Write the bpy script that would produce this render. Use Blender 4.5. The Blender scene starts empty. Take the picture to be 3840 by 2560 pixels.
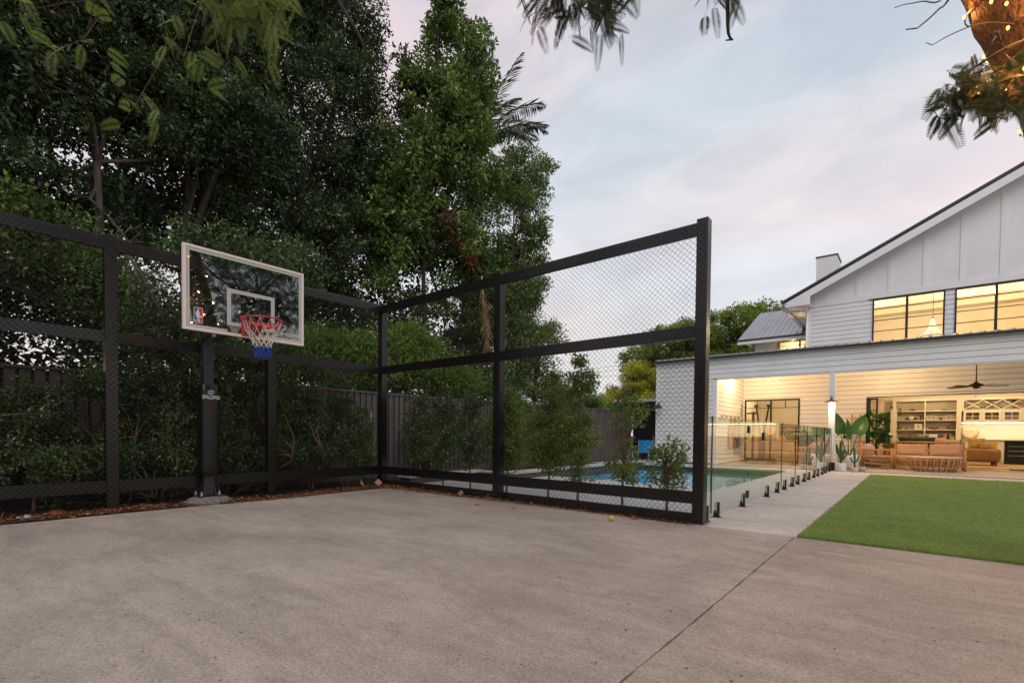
import bpy, math, random
import numpy as np
from mathutils import Vector, Matrix, noise as mnoise
PI = math.pi
R = math.radians
sc = bpy.context.scene
C = sc.collection

# ------------------------------------------------------------------ camera
cam_d = bpy.data.cameras.new("camera")
cam = bpy.data.objects.new("camera", cam_d); C.objects.link(cam)
cam_d.sensor_width = 36; cam_d.sensor_fit = 'HORIZONTAL'
cam_d.lens = 17.2227; cam_d.shift_y = 0.1002
cam_d.clip_start = 0.05; cam_d.clip_end = 600
yaw, pitch, roll = R(39.427), R(-1.278), R(0.5293)
fw = Vector((-math.sin(yaw)*math.cos(pitch), math.cos(yaw)*math.cos(pitch), math.sin(pitch)))
rt = Vector((math.cos(yaw), math.sin(yaw), 0)); up = rt.cross(fw)
r2 = rt*math.cos(roll) + up*math.sin(roll); u2 = -rt*math.sin(roll) + up*math.cos(roll)
Mx = Matrix((( r2.x, u2.x, -fw.x), (r2.y, u2.y, -fw.y), (r2.z, u2.z, -fw.z))).to_4x4()
Mx.translation = Vector((0, 0, 1.05))
cam.matrix_world = Mx
sc.camera = cam

# ------------------------------------------------------------------ world: dusk sky with soft pink cloud
w = bpy.data.worlds.new("World"); sc.world = w; w.use_nodes = True
nt = w.node_tree; nt.nodes.clear()
def WN(t, **k):
    n = nt.nodes.new(t)
    for a, b in k.items(): setattr(n, a, b)
    return n
out = WN('ShaderNodeOutputWorld'); bg = WN('ShaderNodeBackground')
sky = WN('ShaderNodeTexSky', sky_type='NISHITA', sun_disc=False, sun_elevation=R(6), sun_rotation=R(250), air_density=1.2, dust_density=2.0)
skm = WN('ShaderNodeVectorMath', operation='SCALE'); skm.inputs['Scale'].default_value = 0.10
nt.links.new(sky.outputs[0], skm.inputs[0])
tc = WN('ShaderNodeTexCoord'); sep = WN('ShaderNodeSeparateXYZ'); nt.links.new(tc.outputs['Generated'], sep.inputs[0])
rmp = WN('ShaderNodeValToRGB'); nt.links.new(sep.outputs['Z'], rmp.inputs[0])
e = rmp.color_ramp.elements
e[0].position = 0.0; e[0].color = (0.80, 0.72, 0.72, 1)
e[1].position = 1.0; e[1].color = (0.40, 0.47, 0.56, 1)
for p_, c_ in ((0.12, (0.80, 0.755, 0.755, 1)), (0.28, (0.70, 0.72, 0.755, 1)), (0.48, (0.595, 0.645, 0.70, 1)), (0.7, (0.47, 0.545, 0.62, 1))):
    q = e.new(p_); q.color = c_
mapn = WN('ShaderNodeMapping'); mapn.inputs['Rotation'].default_value = (R(25), R(-20), R(35)); mapn.inputs['Scale'].default_value = (1.2, 3.2, 4.0)
nt.links.new(tc.outputs['Generated'], mapn.inputs[0])
nz = WN('ShaderNodeTexNoise'); nz.inputs['Scale'].default_value = 1.1; nz.inputs['Detail'].default_value = 5; nz.inputs['Roughness'].default_value = 0.45; nz.inputs['Distortion'].default_value = 0.5
nt.links.new(mapn.outputs[0], nz.inputs['Vector'])
r3 = WN('ShaderNodeValToRGB'); nt.links.new(nz.outputs['Fac'], r3.inputs[0])
r3.color_ramp.elements[0].position = 0.40; r3.color_ramp.elements[0].color = (0, 0, 0, 1)
r3.color_ramp.elements[1].position = 0.72; r3.color_ramp.elements[1].color = (1, 1, 1, 1)
pk = WN('ShaderNodeMath', operation='MULTIPLY'); pk.inputs[1].default_value = 0.72; nt.links.new(r3.outputs[0], pk.inputs[0])
mx1 = WN('ShaderNodeMixRGB'); mx1.inputs[2].default_value = (0.84, 0.63, 0.63, 1)
nt.links.new(pk.outputs[0], mx1.inputs[0]); nt.links.new(rmp.outputs[0], mx1.inputs[1])
nz2 = WN('ShaderNodeTexNoise'); nz2.inputs['Scale'].default_value = 2.8; nz2.inputs['Detail'].default_value = 8; nz2.inputs['Roughness'].default_value = 0.55; nz2.inputs['Distortion'].default_value = 0.6
nt.links.new(mapn.outputs[0], nz2.inputs['Vector'])
r4 = WN('ShaderNodeValToRGB'); nt.links.new(nz2.outputs['Fac'], r4.inputs[0])
r4.color_ramp.elements[0].position = 0.35; r4.color_ramp.elements[0].color = (0.86, 0.88, 0.91, 1)
r4.color_ramp.elements[1].position = 0.68; r4.color_ramp.elements[1].color = (1.07, 1.06, 1.06, 1)
mx2 = WN('ShaderNodeMixRGB', blend_type='MULTIPLY'); mx2.inputs[0].default_value = 1
nt.links.new(mx1.outputs[0], mx2.inputs[1]); nt.links.new(r4.outputs[0], mx2.inputs[2])
mx3 = WN('ShaderNodeMixRGB'); mx3.inputs[0].default_value = 0.15
nt.links.new(mx2.outputs[0], mx3.inputs[1]); nt.links.new(skm.outputs[0], mx3.inputs[2])
nt.links.new(mx3.outputs[0], bg.inputs[0]); bg.inputs[1].default_value = 1.32
nt.links.new(bg.outputs[0], out.inputs[0])

# ------------------------------------------------------------------ sun (very soft, behind cloud)
sd = bpy.data.lights.new("sun", 'SUN'); sd.energy = 1.0; sd.angle = R(40); sd.color = (1.0, 0.9, 0.84)
so = bpy.data.objects.new("sun", sd); C.objects.link(so)
so.rotation_euler = (R(48), 0, R(42)); so.location = (0, 0, 30)

# ------------------------------------------------------------------ colour management
sc.view_settings.view_transform = 'Standard'; sc.view_settings.look = 'None'
sc.view_settings.exposure = 0.0; sc.view_settings.gamma = 1.0
cy = sc.cycles
cy.max_bounces = 7; cy.diffuse_bounces = 3; cy.glossy_bounces = 3; cy.transmission_bounces = 4; cy.transparent_max_bounces = 24
cy.caustics_reflective = False; cy.caustics_refractive = False; cy.sample_clamp_indirect = 4.0

# ================================================================== materials
MATS = {}
def newmat(name):
    m = bpy.data.materials.new(name); m.use_nodes = True
    n = m.node_tree; n.nodes.clear()
    o = n.nodes.new('ShaderNodeOutputMaterial')
    return m, n, o
def pbr(name, col, rough=0.5, metal=0.0, var=0.0, scale=8.0, bump=0.0, bscale=60.0, spec=0.5, col2=None, stretch=None, emis=None, estr=0.0):
    if name in MATS: return MATS[name]
    m, n, o = newmat(name)
    b = n.nodes.new('ShaderNodeBsdfPrincipled'); n.links.new(b.outputs[0], o.inputs[0])
    b.inputs['Roughness'].default_value = rough; b.inputs['Metallic'].default_value = metal
    b.inputs['Specular IOR Level'].default_value = spec
    t = n.nodes.new('ShaderNodeTexCoord'); v = t.outputs['Object']
    if stretch:
        mp = n.nodes.new('ShaderNodeMapping'); mp.inputs['Scale'].default_value = stretch; n.links.new(v, mp.inputs[0]); v = mp.outputs[0]
    if var > 0 or col2:
        z = n.nodes.new('ShaderNodeTexNoise'); z.inputs['Scale'].default_value = scale; z.inputs['Detail'].default_value = 6; z.inputs['Roughness'].default_value = 0.6
        n.links.new(v, z.inputs['Vector'])
        rp = n.nodes.new('ShaderNodeValToRGB'); n.links.new(z.outputs['Fac'], rp.inputs[0])
        c2 = col2 or tuple(min(1, c*(1+var)) for c in col); c1 = col if col2 else tuple(c*(1-var) for c in col)
        rp.color_ramp.elements[0].position = 0.35; rp.color_ramp.elements[0].color = (*c1, 1)
        rp.color_ramp.elements[1].position = 0.65; rp.color_ramp.elements[1].color = (*c2, 1)
        n.links.new(rp.outputs[0], b.inputs['Base Color'])
    else: b.inputs['Base Color'].default_value = (*col, 1)
    if bump > 0:
        z2 = n.nodes.new('ShaderNodeTexNoise'); z2.inputs['Scale'].default_value = bscale; z2.inputs['Detail'].default_value = 4
        n.links.new(v, z2.inputs['Vector'])
        bp = n.nodes.new('ShaderNodeBump'); bp.inputs['Strength'].default_value = bump; bp.inputs['Distance'].default_value = 0.01
        n.links.new(z2.outputs['Fac'], bp.inputs['Height']); n.links.new(bp.outputs[0], b.inputs['Normal'])
    if emis:
        b.inputs['Emission Color'].default_value = (*emis, 1); b.inputs['Emission Strength'].default_value = estr
    MATS[name] = m; return m
def leafmat(name, ca, cb, rough=0.42, trans=0.25, cc=None, pc=0.9, spec=0.4, lo=0.65, hi=1.4, nsc=0.9):
    """two-sided leaf: colour varies leaf by leaf, a share of them takes a third colour"""
    if name in MATS: return MATS[name]
    m, n, o = newmat(name)
    g = n.nodes.new('ShaderNodeNewGeometry')
    rp = n.nodes.new('ShaderNodeValToRGB'); n.links.new(g.outputs['Random Per Island'], rp.inputs[0])
    e = rp.color_ramp.elements
    e[0].position = 0.0; e[0].color = (*ca, 1); e[1].position = pc; e[1].color = (*cb, 1)
    if cc:
        q = e.new(min(0.99, pc+0.03)); q.color = (*cc, 1)
    t = n.nodes.new('ShaderNodeTexCoord'); z = n.nodes.new('ShaderNodeTexNoise'); z.inputs['Scale'].default_value = nsc; z.inputs['Detail'].default_value = 3
    n.links.new(t.outputs['Object'], z.inputs['Vector'])
    hs = n.nodes.new('ShaderNodeHueSaturation'); n.links.new(rp.outputs[0], hs.inputs['Color'])
    mr = n.nodes.new('ShaderNodeMapRange'); mr.inputs['From Min'].default_value = 0.3; mr.inputs['From Max'].default_value = 0.7
    mr.inputs['To Min'].default_value = lo; mr.inputs['To Max'].default_value = hi
    n.links.new(z.outputs['Fac'], mr.inputs['Value']); n.links.new(mr.outputs[0], hs.inputs['Value'])
    b = n.nodes.new('ShaderNodeBsdfPrincipled'); b.inputs['Roughness'].default_value = rough; b.inputs['Specular IOR Level'].default_value = spec
    n.links.new(hs.outputs[0], b.inputs['Base Color'])
    tr = n.nodes.new('ShaderNodeBsdfTranslucent'); hs2 = n.nodes.new('ShaderNodeHueSaturation'); hs2.inputs['Value'].default_value = 1.6; hs2.inputs['Hue'].default_value = 0.485
    n.links.new(hs.outputs[0], hs2.inputs['Color']); n.links.new(hs2.outputs[0], tr.inputs[0])
    ms = n.nodes.new('ShaderNodeMixShader'); ms.inputs[0].default_value = trans
    n.links.new(b.outputs[0], ms.inputs[1]); n.links.new(tr.outputs[0], ms.inputs[2]); n.links.new(ms.outputs[0], o.inputs[0])
    MATS[name] = m; return m
def glassmat(name, tint=(0.93, 0.97, 0.95), ior=1.5, refl=1.7, rough=0.0, base=0.0):
    """thin sheet glass: see-through with a real Fresnel reflection on its outward faces"""
    if name in MATS: return MATS[name]
    m, n, o = newmat(name)
    tr = n.nodes.new('ShaderNodeBsdfTransparent'); tr.inputs[0].default_value = (*tint, 1)
    gl = n.nodes.new('ShaderNodeBsdfGlossy'); gl.inputs['Roughness'].default_value = rough; gl.inputs[0].default_value = (1, 1, 1, 1)
    fr = n.nodes.new('ShaderNodeFresnel'); fr.inputs['IOR'].default_value = ior
    g = n.nodes.new('ShaderNodeNewGeometry')
    inv = n.nodes.new('ShaderNodeMath'); inv.operation = 'SUBTRACT'; inv.inputs[0].default_value = 1; n.links.new(g.outputs['Backfacing'], inv.inputs[1])
    mu = n.nodes.new('ShaderNodeMath'); mu.operation = 'MULTIPLY'; n.links.new(fr.outputs[0], mu.inputs[0]); n.links.new(inv.outputs[0], mu.inputs[1])
    mu2 = n.nodes.new('ShaderNodeMath'); mu2.operation = 'MULTIPLY_ADD'; mu2.use_clamp = True; mu2.inputs[1].default_value = refl; mu2.inputs[2].default_value = base
    n.links.new(mu.outputs[0], mu2.inputs[0])
    ms = n.nodes.new('ShaderNodeMixShader'); n.links.new(mu2.outputs[0], ms.inputs[0]); n.links.new(tr.outputs[0], ms.inputs[1]); n.links.new(gl.outputs[0], ms.inputs[2])
    n.links.new(ms.outputs[0], o.inputs[0]); MATS[name] = m; return m
def emit(name, col, s):
    if name in MATS: return MATS[name]
    m, n, o = newmat(name); em = n.nodes.new('ShaderNodeEmission'); em.inputs[0].default_value = (*col, 1); em.inputs[1].default_value = s
    n.links.new(em.outputs[0], o.inputs[0]); MATS[name] = m; return m

def concretemat(name, base, dark, blotch=0.5):
    m, n, o = newmat(name)
    L = n.links.new
    t = n.nodes.new('ShaderNodeTexCoord'); v = t.outputs['Object']
    b = n.nodes.new('ShaderNodeBsdfPrincipled'); L(b.outputs[0], o.inputs[0]); b.inputs['Roughness'].default_value = 0.82; b.inputs['Specular IOR Level'].default_value = 0.35
    def NZ(s, d=6, r=0.6, dist=0.0, vec=v):
        z = n.nodes.new('ShaderNodeTexNoise'); z.inputs['Scale'].default_value = s; z.inputs['Detail'].default_value = d; z.inputs['Roughness'].default_value = r; z.inputs['Distortion'].default_value = dist
        L(vec, z.inputs['Vector']); return z.outputs['Fac']
    def RP(f, p0, c0, p1, c1):
        r = n.nodes.new('ShaderNodeValToRGB'); L(f, r.inputs[0]); r.color_ramp.elements[0].position = p0; r.color_ramp.elements[0].color = (*c0, 1)
        r.color_ramp.elements[1].position = p1; r.color_ramp.elements[1].color = (*c1, 1); return r.outputs[0]
    def MUL(a, c, f=1.0):
        x = n.nodes.new('ShaderNodeMixRGB'); x.blend_type = 'MULTIPLY'; x.inputs[0].default_value = f; L(a, x.inputs[1]); L(c, x.inputs[2]); return x.outputs[0]
    c = RP(NZ(0.55, 8, 0.62, 0.8), 0.32, dark, 0.66, base)
    mp = n.nodes.new('ShaderNodeMapping'); mp.inputs['Scale'].default_value = (0.5, 2.2, 1); mp.inputs['Rotation'].default_value = (0, 0, R(25)); L(v, mp.inputs[0])
    c = MUL(c, RP(NZ(1.3, 8, 0.65, 1.2, mp.outputs[0]), 0.35, (0.80, 0.79, 0.80), 0.6, (1.05, 1.05, 1.05)), blotch)
    c = MUL(c, RP(NZ(9, 5, 0.7), 0.35, (0.88, 0.87, 0.86), 0.65, (1.08, 1.08, 1.08)), 0.8)
    c = MUL(c, RP(NZ(55, 3, 0.7), 0.32, (0.72, 0.70, 0.68), 0.62, (1.14, 1.14, 1.14)), 0.9)
    c = MUL(c, RP(NZ(210, 2, 0.6), 0.36, (0.58, 0.55, 0.52), 0.60, (1.2, 1.2, 1.2)), 0.85)
    # exposed dark and pale grit
    vo = n.nodes.new('ShaderNodeTexVoronoi'); vo.inputs['Scale'].default_value = 26; L(v, vo.inputs['Vector'])
    c = MUL(c, RP(vo.outputs['Distance'], 0.10, (0.36, 0.31, 0.28), 0.17, (1, 1, 1)), 0.65)
    vo2 = n.nodes.new('ShaderNodeTexVoronoi'); vo2.inputs['Scale'].default_value = 9; L(v, vo2.inputs['Vector'])
    c = MUL(c, RP(vo2.outputs['Distance'], 0.05, (0.28, 0.22, 0.19), 0.08, (1, 1, 1)), 0.85)
    L(c, b.inputs['Base Color'])
    bp = n.nodes.new('ShaderNodeBump'); bp.inputs['Strength'].default_value = 0.35; bp.inputs['Distance'].default_value = 0.004
    L(NZ(120, 4, 0.7), bp.inputs['Height']); L(bp.outputs[0], b.inputs['Normal'])
    MATS[name] = m; return m

m_conc = concretemat('weathered_concrete', (0.53, 0.46, 0.385), (0.375, 0.322, 0.272), 0.85)
m_conc2 = concretemat('path_concrete', (0.74, 0.67, 0.60), (0.60, 0.54, 0.485), 0.6)
m_conc3 = concretemat('court_concrete_warm', (0.53, 0.45, 0.368), (0.375, 0.312, 0.255), 0.85)
m_soil = pbr('soil', (0.03, 0.022, 0.016), 0.95, var=0.5, scale=14, bump=0.8, bscale=40)
m_grassland = pbr('ground_green', (0.03, 0.045, 0.02), 0.95, var=0.5, scale=2)
m_black = pbr('black_powdercoat', (0.007, 0.006, 0.006), 0.24, var=0.25, scale=5, bump=0.03, bscale=150, spec=0.5)
m_wire = pbr('black_pvc_wire', (0.014, 0.014, 0.014), 0.42)
m_white = pbr('white_weatherboard', (0.83, 0.84, 0.85), 0.5, var=0.04, scale=1.5)
m_white2 = pbr('white_trim', (0.85, 0.855, 0.86), 0.42, var=0.03, scale=2)
m_groove_shade = pbr('board_groove_shade', (0.16, 0.16, 0.17), 0.8)  # dark wall backing puts the shadow lines of the grooves into the colour
m_roofdark = pbr('dark_roof_edge', (0.035, 0.036, 0.04), 0.45)
m_zinc = pbr('grey_roof_metal', (0.34, 0.35, 0.37), 0.38, metal=0.25, var=0.12, scale=2)
m_blackframe = pbr('black_aluminium', (0.014, 0.014, 0.016), 0.35)
m_interior = pbr('cream_plaster', (0.78, 0.72, 0.60), 0.7, var=0.03, scale=2)
m_joinery = pbr('cream_joinery', (0.74, 0.70, 0.60), 0.45)
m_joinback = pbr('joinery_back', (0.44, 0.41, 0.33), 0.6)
m_floor = pbr('timber_floor', (0.30, 0.19, 0.09), 0.3, col2=(0.42, 0.28, 0.14), scale=5, stretch=(1, 12, 1))
m_glass = glassmat('pool_fence_glass', (0.90, 0.955, 0.93), 1.5, 1.6)
m_winglass = glassmat('window_glass', (0.96, 0.97, 0.96), 1.5, 1.5)
m_boardglass = glassmat('backboard_glass', (0.82, 0.89, 0.88), 1.5, 1.3, base=0.085)
m_glassedge = pbr('panel_edge_black', (0.01, 0.012, 0.012), 0.3)
m_bark = pbr('brown_bark', (0.035, 0.026, 0.020), 0.9, var=0.5, scale=18, bump=0.9, bscale=26, stretch=(1, 1, 0.25))
m_barkgrey = pbr('grey_bark', (0.10, 0.08, 0.064), 0.9, var=0.4, scale=14, bump=0.7, bscale=26, stretch=(1, 1, 0.3))
m_bark_stem = pbr('sapling_bark', (0.17, 0.10, 0.065), 0.85, var=0.3, scale=30, bump=0.4)
m_rattan = pbr('bamboo_cane', (0.52, 0.27, 0.09), 0.5, var=0.2, scale=20)
m_cane2 = pbr('pale_cane', (0.55, 0.40, 0.24), 0.55, var=0.2, scale=20)
m_cush = pbr('peach_linen', (0.64, 0.40, 0.25), 0.9, var=0.08, scale=10, bump=0.3, bscale=200)
m_leather = pbr('tan_leather', (0.27, 0.13, 0.032), 0.45, var=0.15, scale=5, bump=0.1, bscale=60)
m_mustard = pbr('mustard_velvet', (0.42, 0.27, 0.06), 0.8, var=0.2, scale=10)
m_pot = pbr('pale_planter', (0.62, 0.60, 0.57), 0.7, var=0.06, scale=8)
m_potp = pbr('pink_pot', (0.55, 0.42, 0.38), 0.7, var=0.2, scale=30)
m_potg = pbr('grey_pot', (0.36, 0.37, 0.39), 0.7, var=0.1, scale=20)

# ================================================================== mesh helpers
class MB:
    """collects simple shapes, then links them as ONE mesh object"""
    def __init__(s): s.v = []; s.f = []; s.mi = []; s.m = 0; s.sm = []
    def add(s, vs, fs, smooth=False):
        o = len(s.v); s.v.extend([tuple(p) for p in vs])
        for f in fs: s.f.append(tuple(i+o for i in f)); s.mi.append(s.m); s.sm.append(smooth)
        return s
    def box(s, x0, x1, y0, y1, z0, z1):
        return s.add([(x0,y0,z0),(x1,y0,z0),(x1,y1,z0),(x0,y1,z0),(x0,y0,z1),(x1,y0,z1),(x1,y1,z1),(x0,y1,z1)],
                     [(0,3,2,1),(4,5,6,7),(0,1,5,4),(1,2,6,5),(2,3,7,6),(3,0,4,7)])
    def obox(s, c, size, M=None):
        hx, hy, hz = size[0]/2, size[1]/2, size[2]/2
        c = Vector(c); vs = []
        for p in ((-hx,-hy,-hz),(hx,-hy,-hz),(hx,hy,-hz),(-hx,hy,-hz),(-hx,-hy,hz),(hx,-hy,hz),(hx,hy,hz),(-hx,hy,hz)):
            q = Vector(p); q = (M @ q) if M is not None else q; vs.append(c+q)
        return s.add(vs, [(0,3,2,1),(4,5,6,7),(0,1,5,4),(1,2,6,5),(2,3,7,6),(3,0,4,7)])
    def bar(s, a, b, wd, ht=None, upv=(0,0,1)):
        a = Vector(a); b = Vector(b); d = b-a; L = d.length; x = d.normalized(); u = Vector(upv)
        if abs(x.dot(u)) > 0.98: u = Vector((0,1,0))
        y = u.cross(x).normalized(); z = x.cross(y)
        M = Matrix((x, y, z)).transposed()
        return s.obox((a+b)/2, (L, wd, ht or wd), M)
    def tube(s, pts, rad, n=6, cap=True, smooth=True):
        pts = [Vector(p) for p in pts]; k = len(pts)
        if not hasattr(rad, '__len__'): rad = [rad]*k
        prev = None; vs = []
        for i, p in enumerate(pts):
            d = (pts[min(i+1, k-1)]-pts[max(i-1, 0)])
            d = d.normalized() if d.length > 1e-9 else Vector((0,0,1))
            if prev is None:
                u = Vector((0,0,1)) if abs(d.z) < 0.9 else Vector((1,0,0))
                prev = d.cross(u).normalized()
            prev = (prev - d*prev.dot(d)); prev = prev.normalized() if prev.length > 1e-6 else d.orthogonal().normalized()
            q = d.cross(prev)
            for j in range(n):
                a = 2*PI*j/n; vs.append(p + prev*(math.cos(a)*rad[i]) + q*(math.sin(a)*rad[i]))
        fs = []
        for i in range(k-1):
            for j in range(n):
                a = i*n+j; b = i*n+(j+1) % n; fs.append((a, b, b+n, a+n))
        if cap: fs.append(tuple(range(n-1, -1, -1))); fs.append(tuple(range((k-1)*n, k*n)))
        return s.add(vs, fs, smooth)
    def lathe(s, c, prof, n=16, smooth=True, sx=1, sy=1):
        vs = []; c = Vector(c)
        for r, z in prof:
            for j in range(n):
                a = 2*PI*j/n; vs.append(c+Vector((r*math.cos(a)*sx, r*math.sin(a)*sy, z)))
        fs = []
        for i in range(len(prof)-1):
            for j in range(n):
                a = i*n+j; b = i*n+(j+1) % n; fs.append((a, b, b+n, a+n))
        if prof[0][0] > 1e-4: fs.append(tuple(range(n-1, -1, -1)))
        if prof[-1][0] > 1e-4: fs.append(tuple(range((len(prof)-1)*n, len(prof)*n)))
        return s.add(vs, fs, smooth)
    def prism(s, poly, ax, t0, t1):
        """2D polygon extruded along axis ax (0:x 1:y 2:z); poly given in the two other axes in order"""
        n = len(poly); vs = []
        for t in (t0, t1):
            for a, b in poly:
                vs.append((t,a,b) if ax == 0 else ((a,t,b) if ax == 1 else (a,b,t)))
        fs = [tuple(range(n)), tuple(range(2*n-1, n-1, -1))]
        for i in range(n): j = (i+1) % n; fs.append((i, i+n, j+n, j))
        return s.add(vs, fs)
    def quad(s, *p): return s.add(p, [tuple(range(len(p)))])
    def blob(s, c, rx, ry, rz, nu=12, nv=8, pw=1.0, M=None, wob=0.0, seed=0):
        """rounded cushion-like body (pw<1 squarer)"""
        vs = []; c = Vector(c); sg = lambda x: (abs(x)**pw)*(1 if x >= 0 else -1)
        for i in range(nv+1):
            t = -PI/2 + PI*i/nv
            for j in range(nu):
                a = 2*PI*j/nu
                p = Vector((rx*sg(math.cos(t))*sg(math.cos(a)), ry*sg(math.cos(t))*sg(math.sin(a)), rz*sg(math.sin(t))))
                if wob: p *= 1+wob*mnoise.noise(Vector((p.x*9+seed, p.y*9, p.z*9)))
                if M is not None: p = M @ p
                vs.append(c+p)
        fs = []
        for i in range(nv):
            for j in range(nu):
                a = i*nu+j; b = i*nu+(j+1) % nu; fs.append((a, b, b+nu, a+nu))
        return s.add(vs, fs, True)
    def build(s, name, mat, parent=None, bevel=0.0, local=False):
        me = bpy.data.meshes.new(name)
        off = Vector((0,0,0)) if (parent is None or local) else WLOC[parent.name]
        me.from_pydata([(p[0]-off.x, p[1]-off.y, p[2]-off.z) for p in s.v], [], s.f)
        mats = mat if isinstance(mat, (list, tuple)) else [mat]
        for m in mats: me.materials.append(m)
        if len(mats) > 1: me.polygons.foreach_set('material_index', s.mi)
        me.polygons.foreach_set('use_smooth', s.sm)
        bm_fix(me)
        o = bpy.data.objects.new(name, me); C.objects.link(o)
        WLOC[o.name] = off.copy()
        if parent: o.parent = parent
        if bevel > 0:
            md = o.modifiers.new('bevel', 'BEVEL'); md.width = bevel; md.segments = 2; md.limit_method = 'ANGLE'; md.angle_limit = R(40)
        return o
import bmesh
def bm_fix(me):
    b = bmesh.new(); b.from_mesh(me); bmesh.ops.recalc_face_normals(b, faces=b.faces[:]); b.to_mesh(me); b.free()
WLOC = {}
def thing(name, label, cat, loc=(0,0,0), rz=0.0, group=None):
    o = bpy.data.objects.new(name, None); C.objects.link(o); o.location = loc; o.rotation_euler = (0,0,rz); o.empty_display_size = 0.1
    o['label'] = label; o['category'] = cat
    if group: o['group'] = group
    WLOC[o.name] = Vector(loc); return o
def tag(o, label, cat, group=None):
    o['label'] = label; o['category'] = cat
    if group: o['group'] = group
    return o
def struct(o): o['kind'] = 'structure'; return o
def stuff(o, label=None, cat=None):
    o['kind'] = 'stuff'
    if label: o['label'] = label
    if cat: o['category'] = cat
    return o
def copy_tree(o, loc, rz=0.0, scale=None, label=None, group=None):
    c = o.copy(); C.objects.link(c); c.location = loc; c.rotation_euler = (0,0,rz)
    if scale: c.scale = scale
    if label: c['label'] = label
    if group: c['group'] = group
    WLOC[c.name] = Vector(loc)
    for ch in list(o.children):
        d = ch.copy(); C.objects.link(d); d.parent = c
        for g in ch.children:
            k = g.copy(); C.objects.link(k); k.parent = d
    return c
def lamp(name, kind, loc, energy, col, parent=None, size=0.05, rot=None, sx=None, sy=None):
    d = bpy.data.lights.new(name, kind); d.energy = energy; d.color = col
    if kind == 'POINT': d.shadow_soft_size = size
    if kind == 'AREA':
        d.shape = 'RECTANGLE'; d.size = sx; d.size_y = sy
    if kind == 'SPOT': d.spot_size = R(120); d.spot_blend = 0.6; d.shadow_soft_size = size
    o = bpy.data.objects.new(name, d); C.objects.link(o)
    off = WLOC[parent.name] if parent else Vector((0,0,0))
    o.location = Vector(loc)-off
    if rot: o.rotation_euler = rot
    if parent: o.parent = parent
    return o
def text_mesh(name, body, size, M, mat, parent, depth=0.0006, sx=1.0, shear=0.0, align='CENTER'):
    cu = bpy.data.curves.new(name, 'FONT'); cu.body = body; cu.size = size; cu.align_x = align; cu.extrude = depth; cu.shear = shear
    cu.offset = size*0.012
    t = bpy.data.objects.new(name, cu); C.objects.link(t)
    bpy.context.view_layer.update()
    dg = bpy.context.evaluated_depsgraph_get(); me = bpy.data.meshes.new_from_object(t.evaluated_get(dg))
    bpy.data.objects.remove(t); bpy.data.curves.remove(cu)
    off = WLOC[parent.name]
    for v in me.vertices:
        p = M @ Vector((v.co.x*sx, v.co.y, v.co.z)); v.co = p - off
    me.materials.clear(); me.materials.append(mat)
    o = bpy.data.objects.new(name, me); C.objects.link(o); o.parent = parent; WLOC[o.name] = off.copy()
    return o

# ---- foliage (numpy)
def unit(a): return a/np.maximum(1e-9, np.linalg.norm(a, axis=1, keepdims=True))
def leaf_obj(name, P, D, N, L, Wd, mat, parent=None, six=False, fold=0.12):
    """one mesh of many leaves: P base points, D direction, N face normal, L length, Wd width (arrays)"""
    n = len(P); off = np.array(WLOC[parent.name]) if parent else np.zeros(3)
    D = unit(D); S = unit(np.cross(D, N)); N = np.cross(S, D); L = L[:, None]; Wd = Wd[:, None]
    P = P-off
    if six:
        V = np.stack([P, P+D*L*0.3+S*Wd*0.42+N*Wd*fold, P+D*L*0.68+S*Wd*0.40+N*Wd*fold-N*L*0.03, P+D*L-N*L*0.08,
                      P+D*L*0.68-S*Wd*0.40+N*Wd*fold-N*L*0.03, P+D*L*0.3-S*Wd*0.42+N*Wd*fold], 1).reshape(-1, 3)
        T = np.array([[0,1,3],[1,2,3],[0,3,5],[3,4,5]]); k = 6
    else:
        V = np.stack([P, P+D*L*0.45+S*Wd*0.5+N*Wd*fold, P+D*L, P+D*L*0.45-S*Wd*0.5+N*Wd*fold], 1).reshape(-1, 3)
        T = np.array([[0,1,2],[0,2,3]]); k = 4
    F = (T[None]+np.arange(n)[:, None, None]*k).reshape(-1)
    me = bpy.data.meshes.new(name); me.vertices.add(len(V)); me.vertices.foreach_set('co', V.astype(np.float32).ravel())
    nf = len(F)//3; me.loops.add(nf*3); me.loops.foreach_set('vertex_index', F.astype(np.int32))
    me.polygons.add(nf); me.polygons.foreach_set('loop_start', np.arange(0, nf*3, 3, dtype=np.int32)); me.polygons.foreach_set('loop_total', np.full(nf, 3, dtype=np.int32))
    me.materials.append(mat); me.update(); me.validate()
    o = bpy.data.objects.new(name, me); C.objects.link(o)
    if parent: o.parent = parent
    WLOC[o.name] = Vector(off); return o
def clump_points(rg, blobs, n, shell=0.45, gap=0.0, gfreq=0.5, seed=0):
    vol = np.array([b[3]*b[4]*b[5] for b in blobs])**0.8; pr = vol/vol.sum(); out_ = []
    while len(out_) < n:
        b = blobs[rg.choice(len(blobs), p=pr)]
        u = unit(rg.normal(size=(1, 3)))[0]; r = shell+(1-shell)*rg.random()**0.6 if rg.random() < 0.8 else rg.random()
        p = np.array(b[:3])+u*r*np.array(b[3:6])
        if gap > 0 and mnoise.noise(Vector(p*gfreq)+Vector((seed*3.1, 0, 0))) < gap-0.5: continue
        if p[2] < 0.08: continue
        out_.append(p)
    return np.array(out_)
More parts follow.
